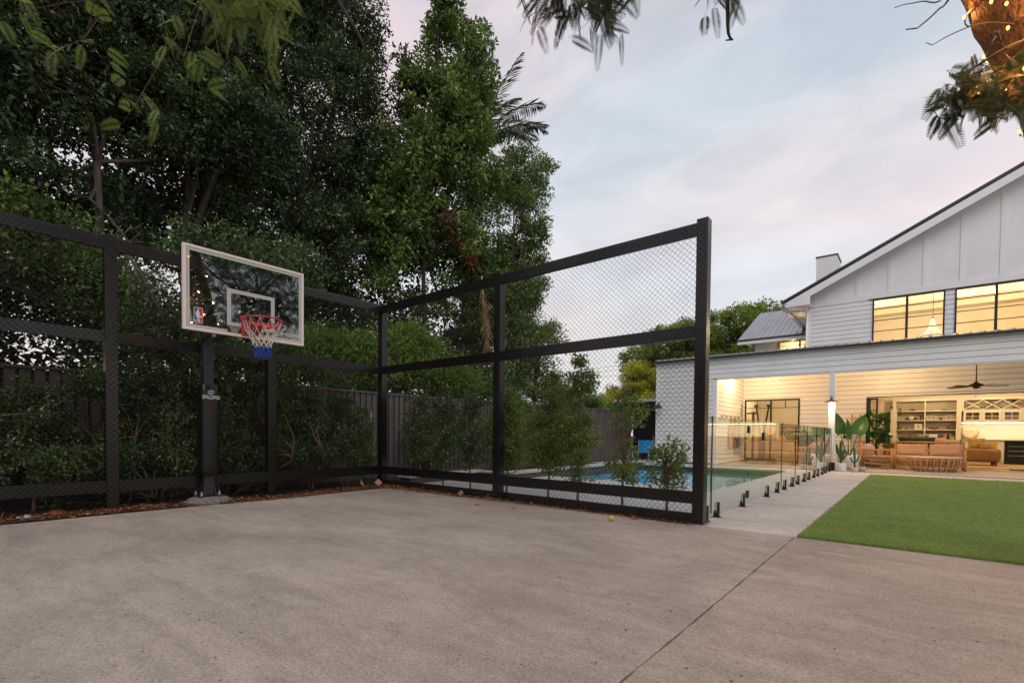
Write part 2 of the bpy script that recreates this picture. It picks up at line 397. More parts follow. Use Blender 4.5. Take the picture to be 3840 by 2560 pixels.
def leaves_at(rg, cl, per, cr, L, Wd, mat, parent, name='foliage', upb=0.35, six=False, flat=0.75, center=None, droop=0.0):
    n = len(cl)*per; c = np.repeat(cl, per, 0)
    rad = cr*np.repeat(rg.uniform(0.65, 1.25, len(cl)), per)[:, None]
    o = unit(rg.normal(size=(n, 3)))*rg.random((n, 1))**0.45
    P = c+o*rad*np.array([1, 1, flat])
    D = o*0.9+rg.normal(size=(n, 3))*0.55; D[:, 2] -= droop
    N = rg.normal(size=(n, 3))*0.55; N[:, 2] += upb+0.5
    ctr = np.array(center) if center is not None else cl.mean(0)
    N += unit(P-ctr)*0.35
    return leaf_obj(name, P, D, N, L*rg.uniform(0.6, 1.25, n), Wd*rg.uniform(0.65, 1.2, n), mat, parent, six)
def tree(name, label, cat, base, blobs, trunk=0.2, nclump=400, per=80, cr=0.4, L=0.1, Wd=0.05, lm=None, bm_=None, seed=1, fork=None, nlimb=9,
         gap=0.3, gfreq=0.5, shell=0.4, group=None, twigs=True, upb=0.35, six=False, limb_r=0.45, sway=0.22, droop=0.0, stems=1, crook=0.25):
    rg = np.random.default_rng(seed); T = thing(name, label, cat, base, group=group)
    cl = clump_points(rg, blobs, nclump, shell, gap, gfreq, seed)
    zc = min(b[2]-b[5]*0.4 for b in blobs)
    bs = Vector(base); tr = MB(); br = MB()
    ctr = np.average(np.array([b[:3] for b in blobs]), axis=0, weights=[b[3]*b[4]*b[5] for b in blobs])
    fk = Vector(fork) if fork else Vector((base[0]*0.6+ctr[0]*0.4, base[1]*0.6+ctr[1]*0.4, max(base[2]+0.5, zc)))
    forks = []
    for s_ in range(stems):
        f2 = fk+Vector((rg.normal()*0.3, rg.normal()*0.6, rg.normal()*0.4))*(0 if s_ == 0 else 1)
        b2 = bs+Vector((rg.normal()*0.15, rg.normal()*0.3, 0))*(0 if s_ == 0 else 1)
        pts = []; K = 7
        for i in range(K+1):
            t = i/K; p = b2.lerp(f2, t); am = sway*math.sin(t*PI)*trunk*3
            pts.append(p+Vector((am*mnoise.noise(Vector((t*3, seed, s_)))*2, am*mnoise.noise(Vector((seed, t*3, s_)))*2, 0)))
        (tr if s_ == 0 else br).tube(pts, [trunk*(1.35 if i == 0 else 1-0.38*i/K)*(1 if s_ == 0 else 0.6) for i in range(K+1)], 9)
        forks.append((f2, trunk*0.6*(1 if s_ == 0 else 0.6)))
    # main limbs to well spread clumps
    idx = [int(rg.integers(len(cl)))]; dmin = np.linalg.norm(cl-cl[idx[0]], axis=1)
    for _ in range(nlimb-1):
        j = int(np.argmax(dmin*rg.uniform(0.7, 1, len(cl)))); idx.append(j); dmin = np.minimum(dmin, np.linalg.norm(cl-cl[j], axis=1))
    nodes = []
    for ii, j in enumerate(idx):
        f2, r0 = forks[ii % stems]; e_ = Vector(cl[j]); d = e_-f2
        mid = f2.lerp(e_, 0.45)+Vector((0, 0, 0.18*d.length)); pts = []; K = 8
        for i in range(K+1):
            t = i/K; p = f2*(1-t)**2+mid*2*t*(1-t)+e_*t*t
            w_ = crook*min(1, t*4)*(1-t*0.4)
            p = p+Vector([w_*mnoise.noise(Vector((p.x*1.3+7*q, p.y*1.3, p.z*1.3+seed))) for q in range(3)])
            pts.append(p); nodes.append(np.array([*p, max(0.006, r0*(1-t)**0.9*limb_r*1.7)]))
        br.tube(pts, [max(0.008, r0*limb_r*1.9*(1-i/K)**0.9+0.006) for i in range(K+1)], 6)
    nodes = np.array(nodes)
    if twigs:
        for c_ in cl:
            dd = np.linalg.norm(nodes[:, :3]-c_, axis=1)+(nodes[:, 2] > c_[2]+0.3)*1.5
            k = int(np.argmin(dd)); a = Vector(nodes[k, :3]); b = Vector(c_)
            if (b-a).length < 0.1: continue
            m_ = a.lerp(b, 0.5)+Vector(rg.normal(size=3))*0.12*(b-a).length
            rr = min(nodes[k, 3]*0.6, 0.035)+0.004
            br.tube([a, m_, b], [rr, rr*0.6, 0.004], 4, cap=False)
    tr.build('trunk', bm_ or m_bark, T); br.build('branches', bm_ or m_bark, T)
    leaves_at(rg, cl, per, cr, L, Wd, lm, T, 'crown', upb, six, center=ctr, droop=droop)
    return T

# ================================================================== ground, paving, pool
struct(MB().box(-300, 300, -200, 10, -0.35, -0.06).box(-300, -9.3, 10, 300, -0.35, -0.06).box(-9.3, 300, 17.7, 300, -0.35, -0.06).build('ground', m_grassland))
b = MB()
b.box(-9.5, -7.62, -12, 5.85, -0.06, -0.012).box(-8.6, -2.0, 5.74, 6.5, -0.059, -0.02).box(-9.4, -7.4, 8.62, 17.9, -0.058, -0.012).box(-9.4, -8.3, 5.85, 8.62, -0.057, -0.012)
struct(b.build('garden_soil', m_soil))
b = MB()   # soil under the paving joints
b.box(-1.2, -0.7, -12, 6.2, -0.058, -0.03).box(-2.2, 12, 5.6, 6.0, -0.0575, -0.031)
struct(b.build('joint_bed', pbr('joint_dirt', (0.035, 0.028, 0.022), 0.95)))
def slab(name, x0, x1, y0, y1, mat, z1=0.0, t=0.12, jag=0.004, seed=3, top_y=True):
    """paving slab whose edges are slightly chipped"""
    rg = random.Random(seed); pts = []
    def edge(a, c_, n):
        for i in range(n):
            t_ = i/n; x = a[0]+(c_[0]-a[0])*t_; y = a[1]+(c_[1]-a[1])*t_
            pts.append((x+rg.uniform(-jag, jag), y+rg.uniform(-jag, jag)))
    n1 = max(2, int((x1-x0)/0.12)); n2 = max(2, int((y1-y0)/0.12))
    edge((x0,y0), (x1,y0), n1); edge((x1,y0), (x1,y1), n2); edge((x1,y1), (x0,y1), n1); edge((x0,y1), (x0,y0), n2)
    return struct(MB().prism(pts, 2, z1-t, z1).build(name, mat))
slab('court_paving', -7.66, -0.948, -12, 5.782, m_conc, seed=1)
slab('court_paving', -0.936, 12, -12, 5.782, m_conc3, seed=2)
slab('path', -2.1, -0.93, 5.788, 11.9, m_conc2, -0.002, seed=4)
slab('path', -2.1, -0.93, 11.906, 17.73, m_conc2, -0.002, seed=5)
slab('path', -0.925, 8, 16.62, 17.73, m_conc2, -0.002, seed=6)
slab('patio', -5.39, 8, 17.738, 21.2, pbr('patio_paving', (0.40, 0.33, 0.27), 0.6, var=0.1, scale=3, bump=0.1), 0.02, seed=7)
m_deck = pbr('pool_coping_stone', (0.50, 0.49, 0.465), 0.6, var=0.08, scale=4, bump=0.1, bscale=90)
b = MB()
b.box(-7.94, -2.106, 6.5, 7.5, -0.12, -0.003).box(-5.6, -2.106, 7.506, 8.45, -0.12, -0.003).box(-7.05, -2.106, 8.456, 10.05, -0.12, -0.003)
b.box(-2.9, -2.106, 10.056, 15.5, -0.12, -0.003).box(-9.3, -2.106, 15.82, 17.73, -0.12, -0.003)
b.box(-9.3, -7.58, 17.736, 21.2, -0.12, -0.003)
struct(b.build('pool_deck', m_deck))
# pool shells and water
m_pool = pbr('pool_shell_blue', (0.32, 0.70, 0.88), 0.4, var=0.12, scale=3)
m_pool2 = pbr('spa_shell_teal', (0.26, 0.66, 0.68), 0.4, var=0.15, scale=3)
m_water = glassmat('pool_water', (0.62, 0.88, 0.95), 1.33, 1.0)
def tub(x0, x1, y0, y1, zb, mat):
    b = MB(); t = 0.1
    b.box(x0-t, x0, y0-t, y1+t, zb, -0.13).box(x1, x1+t, y0-t, y1+t, zb, -0.13).box(x0, x1, y0-t, y0, zb, -0.13).box(x0, x1, y1, y1+t, zb, -0.13).box(x0-t, x1+t, y0-t, y1+t, zb-0.1, zb-0.001)
    return struct(b.build('pool_shell', mat))
tub(-7.04, -2.91, 10.06, 15.49, -1.3, m_pool); tub(-7.93, -5.61, 7.51, 8.44, -0.8, m_pool2)
def water(x0, x1, y0, y1, z):
    b = MB(); nx = max(4, int((x1-x0)/0.12)); ny = max(4, int((y1-y0)/0.12)); vs = []; fs = []
    for i in range(nx+1):
        for j in range(ny+1):
            x = x0+(x1-x0)*i/nx; y = y0+(y1-y0)*j/ny
            vs.append((x, y, z+0.0035*mnoise.noise(Vector((x*2.1, y*2.1, 0)))+0.0012*mnoise.noise(Vector((x*6, y*6, 3)))))
    for i in range(nx):
        for j in range(ny):
            a = i*(ny+1)+j; fs.append((a, a+ny+1, a+ny+2, a+1))
    return struct(b.add(vs, fs, True).build('pool_water', m_water))
water(-7.04, -2.91, 10.06, 15.49, -0.085); water(-7.93, -5.61, 7.51, 8.44, -0.085)
# raised dark stone edge walls round the far side of the pool
m_stone = pbr('dark_stone_tile', (0.055, 0.052, 0.052), 0.6, var=0.4, scale=6, bump=0.5, bscale=25, stretch=(1, 1, 3))
T = thing('retaining_wall', 'low dark stone wall with pale coping running along the far edge of the pool', 'low wall', (-7.3, 10, -0.05))
b = MB().box(-7.36, -7.06, 8.66, 15.56, -0.6, 0.115).box(-8.26, -7.96, 6.4, 8.62, -0.6, 0.115).box(-8.26, -7.06, 8.46, 8.655, -0.6, 0.113).box(-7.05, -2.9, 15.56, 15.76, -0.6, 0.02)
b.build('wall_face', m_stone, T)
b = MB().box(-7.40, -7.02, 8.645, 15.6, 0.116, 0.165).box(-8.30, -7.92, 6.35, 8.645, 0.116, 0.164).box(-7.91, -7.41, 8.44, 8.645, 0.114, 0.163).box(-7.015, -2.88, 15.52, 15.81, 0.022, 0.066)
b.build('coping', m_deck, T, bevel=0.006)
# lawn: base sheet plus real blades of artificial turf
def inlawn(n, rg): return np.stack([rg.uniform(-0.92, 3.2, n), rg.uniform(5.8, 16.6, n)], 1)
m_turf0 = pbr('turf_base', (0.20, 0.28, 0.09), 0.95, var=0.3, scale=30, bump=0.6, bscale=200)
struct(MB().box(-0.918, 8, 5.80, 16.61, -0.12, 0.006).build('lawn', m_turf0))
m_turf = leafmat('turf_blade', (0.22, 0.32, 0.08), (0.34, 0.45, 0.14), 0.6, 0.3, (0.38, 0.42, 0.2), 0.93, 0.25, .9, 1.12, 2.5)
rg = np.random.default_rng(5); n = 150000
yy = 5.8+10.8*rg.random(n)**1.7; xx = rg.uniform(-0.925, 3.0, n); kk = xx < 0.16*yy+0.5
P = np.stack([xx[kk], yy[kk], np.full(kk.sum(), 0.004)], 1); n = len(P)
D = rg.normal(size=(n, 3))*np.array([.45, .45, .1])+np.array([0.1, -0.15, 1.0]); N = rg.normal(size=(n, 3))*np.array([1, 1, .1])
sz = 1+0.05*(P[:, 1]-5.8)
go = leaf_obj('turf_grass', P, D, N, 0.028*rg.uniform(.7, 1.3, n), 0.005*sz*rg.uniform(.8, 1.3, n), m_turf)
stuff(go, 'short bright green artificial turf covering the lawn beside the path', 'grass')

# ================================================================== chain-link court fence
def wire_mesh(name, ax, c, t0, t1, z0, z1, T, off=0.0, a=0.035, r=0.0019):
    """zig-zag wires, ax 0: along x at y=c; ax 1: along y at x=c"""
    K = int((z1-z0)/a); nw = int(round((t1-t0)/a)); zz = z0+np.arange(K+1)*a; Vs = []; Fs = []; o = 0
    rg = np.random.default_rng(9)
    q = np.arange(K)[:, None]*4
    base = np.concatenate([np.stack([q[:, 0]+j, q[:, 0]+(j+1) % 4, q[:, 0]+4+(j+1) % 4, q[:, 0]+4+j], 1) for j in range(4)])
    for k in range(nw):
        par = (np.arange(K+1)+k) % 2
        t = t0+(k+par)*a; d = np.where(par == 0, -0.0012, 0.0012)+0.006*np.sin(t*2.1+zz*1.3)
        t = t+0.0025*np.sin(zz*3.1+k*0.2)
        pts = []
        for dt, dd in ((r*1.35, 0), (0, r), (-r*1.35, 0), (0, -r)):
            if ax == 0: pts.append(np.stack([t+dt, c+d+dd, zz], 1))
            else: pts.append(np.stack([c+d+dd, t+dt, zz], 1))
        V = np.stack(pts, 1).reshape(-1, 3); Vs.append(V); Fs.append(base+o); o += len(V)
    V = np.concatenate(Vs)-np.array(WLOC[T.name]); F = np.concatenate(Fs)
    me = bpy.data.meshes.new(name); me.vertices.add(len(V)); me.vertices.foreach_set('co', V.astype(np.float32).ravel())
    me.loops.add(F.size); me.loops.foreach_set('vertex_index', F.astype(np.int32).ravel()); me.polygons.add(len(F))
    me.polygons.foreach_set('loop_start', np.arange(0, F.size, 4, dtype=np.int32)); me.polygons.foreach_set('loop_total', np.full(len(F), 4, dtype=np.int32))
    me.materials.append(m_wire); me.update(); o_ = bpy.data.objects.new(name, me); C.objects.link(o_); o_.parent = T; WLOC[o_.name] = WLOC[T.name]
    return o_
YB = 5.77; XA = -8.04; HP = 3.545; W = 0.13
# side fence (towards the pool): faces -Y
TB = thing('chain_link_fence', 'tall black framed chain-link fence between the court and the pool', 'fence', (-5, YB, 0), group='tall chain-link fences round the court')
for x0, tp in ((-8.17, 3.535), (-5.14, HP), (-2.005, HP)):
    MB().box(x0, x0+W, YB, YB+W, 0.0, tp).build('post', m_black, TB, bevel=0.003)
for (x0, x1) in ((-8.038, -5.142), (-5.008, -2.007)):
    for z0, z1, nm in ((3.36, 3.505, 'top_rail'), (2.178, 2.323, 'middle_rail'), (0.243, 0.387, 'bottom_rail'), (0.004, 0.133, 'kick_board')):
        MB().box(x0, x1, YB+0.004, YB+0.055, z0, z1).build(nm, m_black, TB, bevel=0.003)
wire_mesh('wire_mesh', 0, YB-0.012, -8.02, -1.90, 0.02, 3.50, TB)
MB().box(-2.03, -1.85, YB-0.02, YB+W+0.03, 0.001, 0.012).build('base_plate', m_zinc, TB)
# back fence (behind the hoop): faces +X
TA = thing('chain_link_fence', 'tall black framed chain-link fence behind the basketball hoop', 'fence', (XA, 2.6, 0), group='tall chain-link fences round the court')
for y0 in (3.60, 1.553, -0.50):
    MB().box(XA-W, XA, y0, y0+W, 0.0, HP).build('post', m_black, TA, bevel=0.003)
for (y0, y1) in ((3.732, YB-0.01), (1.685, 3.598), (-0.368, 1.551), (-3, -0.502)):
    for z0, z1, nm in ((3.36, 3.512, 'top_rail'), (2.172, 2.315, 'middle_rail'), (0.235, 0.392, 'bottom_rail')):
        MB().box(XA-0.055, XA-0.004, y0, y1, z0, z1).build(nm, m_black, TA, bevel=0.003)
wire_mesh('wire_mesh', 1, XA+0.012, -1.2, 5.74, 0.02, 3.50, TA)

# ================================================================== paling boundary fence
m_pale = pbr('charcoal_paling', (0.115, 0.098, 0.092), 0.7, var=0.25, scale=6, stretch=(1, 1, 0.2))
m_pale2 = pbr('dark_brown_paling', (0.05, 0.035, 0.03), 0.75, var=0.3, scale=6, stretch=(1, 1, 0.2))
T = thing('paling_fence', 'long charcoal timber paling boundary fence behind the pool and hedge', 'fence', (-9.42, 6, -0.05))
def palings(nm, y0, y1, top, mat, seed):
    rg = random.Random(seed); b = MB(); y = y0
    MB().box(-9.47, -9.452, y0, y1, -0.05, top-0.03).build('shadow_gap_sheet', pbr('fence_shadow_gap', (0.012, 0.011, 0.011), 0.9), T)  # near-black sheet paints the shade between the palings
    while y < y1:
        b.box(-9.45, -9.42+rg.uniform(-0.003, 0.003), y, min(y+0.112, y1), -0.04+rg.uniform(0, .01), top-0.02); y += 0.15
    b.build(nm, mat, T)
    MB().box(-9.50, -9.395, y0, y1, top-0.018, top+0.022).build('capping', mat, T)
    MB().box(-9.452, -9.40, y0, y1, 0.02, 0.10).build('plinth', mat, T)
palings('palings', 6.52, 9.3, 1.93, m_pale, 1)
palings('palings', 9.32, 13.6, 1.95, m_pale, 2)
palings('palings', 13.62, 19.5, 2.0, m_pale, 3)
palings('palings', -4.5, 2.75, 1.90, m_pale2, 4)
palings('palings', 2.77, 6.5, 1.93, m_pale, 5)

# ================================================================== basketball hoop
HX = -6.55; BY0, BY1, BZ0, BZ1 = 1.973, 3.415, 2.226, 3.214
T = thing('basketball_hoop', 'black pole basketball hoop with clear backboard, red ring and tricolour net', 'basketball hoop', (-7.86, 2.7, 0))
px0, px1, py0, py1 = -7.99, -7.86, 2.62, 2.75
foot = MB(); prf = [(0.42, -0.02), (0.40, 0.03), (0.30, 0.085), (0.22, 0.10), (0.0, 0.10)]
foot.lathe(((px0+px1)/2+0.02, 2.685, 0), prf, 18, sx=0.62, sy=0.8)
foot.build('concrete_footing', pbr('rough_footing', (0.19, 0.165, 0.14), 0.95, var=0.3, scale=20, bump=1.0, bscale=45), T)
m_pole = pbr('hoop_pole_black', (0.018, 0.018, 0.022), 0.4, bump=0.15, bscale=300)
MB().box(px0, px1, py0, py1, 0.112, 2.85).build('pole', m_pole, T, bevel=0.008)
b = MB().box(px0-0.09, px1+0.07, py0-0.085, py1+0.085, 0.098, 0.112)
for y in (py0-0.012, py1): b.prism([(px0+.01, 0.112), (px1+.045, 0.112), (px1-0.02, 0.26), (px0+.01, 0.26)], 1, y, y+0.012)
b.build('base_plate', m_pole, T)
for x in (px0-0.055, px1+0.04):
    for y in (py0-0.05, py1+0.05):
        MB().tube([(x, y, 0.10), (x, y, 0.175)], 0.010, 8).lathe((x, y, 0.118), [(0.022, 0), (0.022, 0.022), (0.0, 0.022)], 6, False).build('anchor_bolt', m_zinc, T)
# pole pad: rounded wrap
b = MB(); prof = []
cx_, cy_ = (px0+px1)/2+0.012, (py0+py1)/2
for i in range(24):
    a = 2*PI*i/24; sg = lambda v: (abs(v)**0.42)*(1 if v >= 0 else -1)
    prof.append((0.125*sg(math.cos(a)), 0.118*sg(math.sin(a))))
vs = []; zs = [0.40, 0.41, 0.5, 0.9, 1.3, 1.60, 1.70, 1.71]; sc_ = [0.86, 0.97, 1.0, 1.01, 1.0, 0.98, 0.95, 0.86]
for z, s_ in zip(zs, sc_):
    for j, (a_, c_) in enumerate(prof): vs.append((cx_+a_*s_, cy_+c_*s_*(1+0.02*math.sin(z*7)), z))
fs = [];
for i in range(len(zs)-1):
    for j in range(24): a = i*24+j; c_ = i*24+(j+1) % 24; fs.append((a, c_, c_+24, a+24))
fs += [tuple(range(23, -1, -1)), tuple(range(7*24, 8*24))]
b.add(vs, fs, True); pad = b.build('pole_pad', pbr('black_vinyl', (0.008, 0.007, 0.009), 0.30, bump=0.12, bscale=35, spec=0.4), T)
m_logo = pbr('white_print', (0.62, 0.62, 0.62), 0.6)
def MX(x, y, z, s=1.0):      # text plane facing +X, reading towards +Y
    return Matrix(((0, 0, 1, x), (s, 0, 0, y), (0, s, 0, z), (0, 0, 0, 1)))
xf = cx_+0.1258
text_mesh('brand_lettering', 'SPALDING', 0.075, MX(xf, cy_+0.003, 1.500), m_logo, T, sx=0.66)
def ring_mark(x, y, z, ry, rz_, t, mat, nm='brand_ring'):
    vs = []; n = 28
    for i in range(n):
        a = 2*PI*i/n; vs.append((x, y+ry*math.cos(a)+rz_*0.25*math.sin(a), z+rz_*math.sin(a))); vs.append((x, y+(ry-t)*math.cos(a)+(rz_-t)*.25*math.sin(a), z+(rz_-t)*math.sin(a)))
    fs = [(2*i, 2*((i+1) % n), 2*((i+1) % n)+1, 2*i+1) for i in range(n)]
    return MB().add(vs, fs).build(nm, mat, T)
ring_mark(xf+0.0008, cy_, 1.596, 0.040, 0.030, 0.007, m_logo)
text_mesh('brand_letter', 'S', 0.042, MX(xf, cy_, 1.581), m_logo, T)
# arms from pole to board
for z0, z1 in ((2.35, 2.45), (2.62, 2.93)):
    for y in (py0-0.012, py1+0.012):
        MB().bar((px0+0.06, y, z0), (HX-0.06, y-0.0, z1), 0.035, 0.055).build('support_arm', m_pole, T)
MB().box(HX-0.065, HX-0.045, 2.42, 2.455, BZ0+0.02, BZ1-0.1).box(HX-0.065, HX-0.045, 2.95, 2.985, BZ0+0.02, BZ1-0.1).box(HX-0.064, HX-0.046, 2.456, 2.949, 2.86, 2.90).box(HX-0.064, HX-0.046, 2.456, 2.949, 2.42, 2.46).build('rear_bracket', m_pole, T)
MB().box(HX-0.10, HX-0.04, 2.30, 2.325, 2.19, 2.235).build('bracket_clip', m_zinc, T)
MB().box(HX-0.10, HX-0.04, 2.60, 2.625, 2.19, 2.235).build('bracket_clip', m_zinc, T)
# board
m_alu = pbr('pale_aluminium', (0.82, 0.70, 0.66), 0.45)
t = 0.028
b = MB().box(HX-0.05, HX, BY0, BY0+t, BZ0, BZ1).box(HX-0.05, HX, BY1-t, BY1, BZ0, BZ1).box(HX-0.05, HX, BY0+t, BY1-t, BZ0, BZ0+t).box(HX-0.05, HX, BY0+t, BY1-t, BZ1-t, BZ1)
fr = b.build('board_frame', m_alu, T)
gp = MB().box(HX-0.016, HX-0.008, BY0+t, BY1-t, BZ0+t, BZ1-t).build('glass_board', m_boardglass, T)
m_band, n_, o_ = newmat('translucent_white_band')
tb = n_.nodes.new('ShaderNodeBsdfTransparent'); db = n_.nodes.new('ShaderNodeBsdfDiffuse'); db.inputs[0].default_value = (0.60, 0.62, 0.59, 1)
mb_ = n_.nodes.new('ShaderNodeMixShader'); mb_.inputs[0].default_value = 0.8; n_.links.new(tb.outputs[0], mb_.inputs[1]); n_.links.new(db.outputs[0], mb_.inputs[2]); n_.links.new(mb_.outputs[0], o_.inputs[0])
def band(nm, y0, y1, z0, z1, w_, x):
    return MB().quad((x, y0, z0), (x, y1, z0), (x, y1, z0+w_), (x, y0, z0+w_)).quad((x, y0, z1-w_), (x, y1, z1-w_), (x, y1, z1), (x, y0, z1)).quad((x, y0, z0+w_), (x, y0+w_, z0+w_), (x, y0+w_, z1-w_), (x, y0, z1-w_)).quad((x, y1-w_, z0+w_), (x, y1, z0+w_), (x, y1, z1-w_), (x, y1-w_, z1-w_)).build(nm, m_band, T)
band('border_line', BY0+t+.001, BY1-t-.001, BZ0+t+.001, BZ1-t-.001, 0.038, HX-0.0065)
band('shooting_square', 2.44, 3.02, 2.345, 2.80, 0.048, HX-0.0065)
text_mesh('board_lettering', 'SPALDING', 0.062, MX(HX-0.006, 3.235, 2.325), m_logo, T, sx=1.0)
ring_mark(HX-0.0055, 3.235, 2.415, 0.030, 0.022, 0.005, m_logo); text_mesh('board_letter', 'S', 0.032, MX(HX-0.006, 3.235, 2.404), m_logo, T)
# league emblem: red / blue badge with a white running player
def rr(y0, y1, z0, z1, r, x, n=5):
    pts = []
    for cy0, cz0, a0 in ((y1-r, z1-r, 0), (y0+r, z1-r, 90), (y0+r, z0+r, 180), (y1-r, z0+r, 270)):
        for i in range(n+1): a = R(a0+90*i/n); pts.append((x, cy0+r*math.cos(a), cz0+r*math.sin(a)))
    return pts
ey0, ey1, ez0, ez1 = 2.085, 2.170, 2.315, 2.495
MB().quad(*rr(ey0-.005, ey1+.005, ez0-.005, ez1+.005, 0.018, HX-0.0062)).build('badge_edge', m_logo, T)
mid = (ey0+ey1)/2
MB().quad(*[(p[0], min(p[1], mid), p[2]) for p in rr(ey0, ey1, ez0, ez1, 0.015, HX-0.0056)]).build('badge_blue', pbr('badge_blue', (0.01, 0.12, 0.28), 0.5), T)
MB().quad(*[(p[0], max(p[1], mid), p[2]) for p in rr(ey0, ey1, ez0, ez1, 0.015, HX-0.0056)]).build('badge_red', pbr('badge_red', (0.50, 0.03, 0.04), 0.5), T)
pl = [(.42,.96),(.54,.97),(.57,.88),(.52,.80),(.66,.74),(.70,.60),(.62,.54),(.78,.46),(.90,.50),(.95,.42),(.86,.34),(.66,.38),(.60,.30),(.72,.14),(.80,.03),(.66,.02),(.52,.16),(.34,.34),(.20,.52),(.16,.68),(.26,.76),(.38,.80)]
MB().quad(*[(HX-0.005, ey0+(ey1-ey0)*a, ez0+(ez1-ez0)*(0.03+c_*0.94)) for a, c_ in pl]).build('badge_figure', m_logo, T)
text_mesh('badge_lettering', 'NBA', 0.034, MX(HX-0.0046, ey0+0.026, ez0+0.014), m_logo, T, sx=0.8)
# warning sticker
MB().box(HX-0.0064, HX-0.0058, 2.445, 2.625, 2.265, 2.338).build('warning_label', pbr('sticker_dark', (0.03, 0.02, 0.02), 0.5), T)
text_mesh('warning_lettering', 'AVERTISSEMENT', 0.018, MX(HX-0.0052, 2.53, 2.321), m_logo, T)
b = MB()
for i in range(6): b.quad((HX-0.005, 2.475+.003*i, 2.312-i*0.008), (HX-0.005, 2.585-.004*i, 2.312-i*0.008), (HX-0.005, 2.585-.004*i, 2.315-i*0.008), (HX-0.005, 2.475+.003*i, 2.315-i*0.008))
b.build('warning_print', m_logo, T)
# ring, bracket, net
m_red = pbr('ring_red', (0.52, 0.045, 0.03), 0.35, var=0.15, scale=20)
ry, rz0, rr_ = 2.70, 2.402, 0.228; rx = HX+0.135+rr_
b = MB(); n = 40; pts = [(rx+rr_*math.cos(2*PI*i/n), ry+rr_*math.sin(2*PI*i/n), rz0) for i in range(n+1)]
b.tube(pts, 0.009, 8, cap=False)
b.build('ring', m_red, T)
b = MB(); vs = []; fs = []   # curved skirt band under the ring, on the board side
for i in range(25):
    a = R(70+220*i/24); hgt = 0.028+0.045*max(0, math.cos(a-PI))**1.5
    for r_ in (rr_+0.004, rr_-0.003):
        vs.append((rx+r_*math.cos(a), ry+r_*math.sin(a), rz0-0.006)); vs.append((rx+r_*math.cos(a), ry+r_*math.sin(a), rz0-0.006-hgt))
for i in range(24):
    a = i*4; fs += [(a, a+4, a+5, a+1), (a+2, a+3, a+7, a+6), (a+1, a+5, a+7, a+3), (a, a+2, a+6, a+4)]
b.add(vs, fs, True).build('ring_skirt', m_red, T)
b = MB().box(HX+0.001, HX+0.02, ry-0.10, ry+0.10, BZ0+0.022, BZ0+0.19).box(HX+0.021, HX+0.16, ry-0.085, ry-0.075, BZ0+0.06, BZ0+0.175).box(HX+0.021, HX+0.16, ry+0.075, ry+0.085, BZ0+0.06, BZ0+0.175).box(HX+0.021, HX+0.19, ry-0.074, ry+0.074, BZ0+0.135, BZ0+0.172)
b.prism([(HX+0.0205, BZ0+0.03), (HX+0.15, BZ0+0.12), (HX+0.0205, BZ0+0.134)], 1, ry-0.07, ry-0.055).prism([(HX+0.0205, BZ0+0.03), (HX+0.15, BZ0+0.12), (HX+0.0205, BZ0+0.134)], 1, ry+0.055, ry+0.07)
b.build('ring_bracket', m_red, T, bevel=0.003)
for y in (ry-.07, ry+.07):
    for z in (BZ0+.05, BZ0+.16): MB().lathe((0, 0, 0), [(0.009, 0), (0.009, 0.008), (0, 0.008)], 6, False).build('bracket_bolt', m_zinc, T).location = (HX+0.02-T.location.x, y-T.location.y, z)
n_bolts = [o for o in T.children if o.name.startswith('bracket_bolt')]
for o in n_bolts:
    o.rotation_euler = (0, PI/2, 0)
    for v in o.data.vertices: v.co += T.location
# net: 12 loops, zig-zag rows; pink-white-blue
NL = 12; rows = [(0.0, 0.222), (-0.125, 0.172), (-0.195, 0.135), (-0.255, 0.108), (-0.315, 0.093), (-0.375, 0.086), (-0.425, 0.088)]
def netpt(k, i):
    z, r_ = rows[i]; a = 2*PI*(k+0.5*(i % 2))/NL; wob = 0.012*math.sin(k*2.3+i*1.7)*(i > 0)
    return (rx+(r_+wob)*math.cos(a)+0.004*i*0.3, ry+(r_+wob)*math.sin(a), rz0-0.012+z+0.008*math.sin(k*1.9+i)*(i > 0))
m_np = pbr('net_pink', (0.62, 0.40, 0.40), 0.8); m_nw = pbr('net_white', (0.66, 0.60, 0.54), 0.8); m_nb = pbr('net_blue', (0.01, 0.06, 0.36), 0.8)
bb = {0: MB(), 1: MB(), 2: MB()}
for i in range(len(rows)-1):
    for k in range(NL):
        a = netpt(k, i); c1 = netpt(k, i+1); c2 = netpt(k-1 if i % 2 == 0 else k+1, i+1)
        g_ = 0 if i == 0 else (1 if i < 4 else 2)
        for q in (c1, c2):
            m_ = ((a[0]+q[0])/2+0.004, (a[1]+q[1])/2, (a[2]+q[2])/2-0.006)
            bb[g_].tube([a, m_, q], 0.0042 if i else 0.0036, 5, cap=False)
        if i > 0: bb[g_].blob(a, 0.008, 0.008, 0.009, 6, 4)
for k in range(NL):
    bb[2].tube([netpt(k, 6), (netpt(k, 6)[0]+.003, netpt(k, 6)[1], netpt(k, 6)[2]-0.03)], 0.006, 5)
net = MB().tube([(rx, ry, rz0-.02), (rx, ry, rz0-0.0201)], 0.0001, 3)
b0 = bb[0].build('net', m_np, T); bb[1].build('net_middle', m_nw, b0); bb[2].build('net_tail', m_nb, b0)

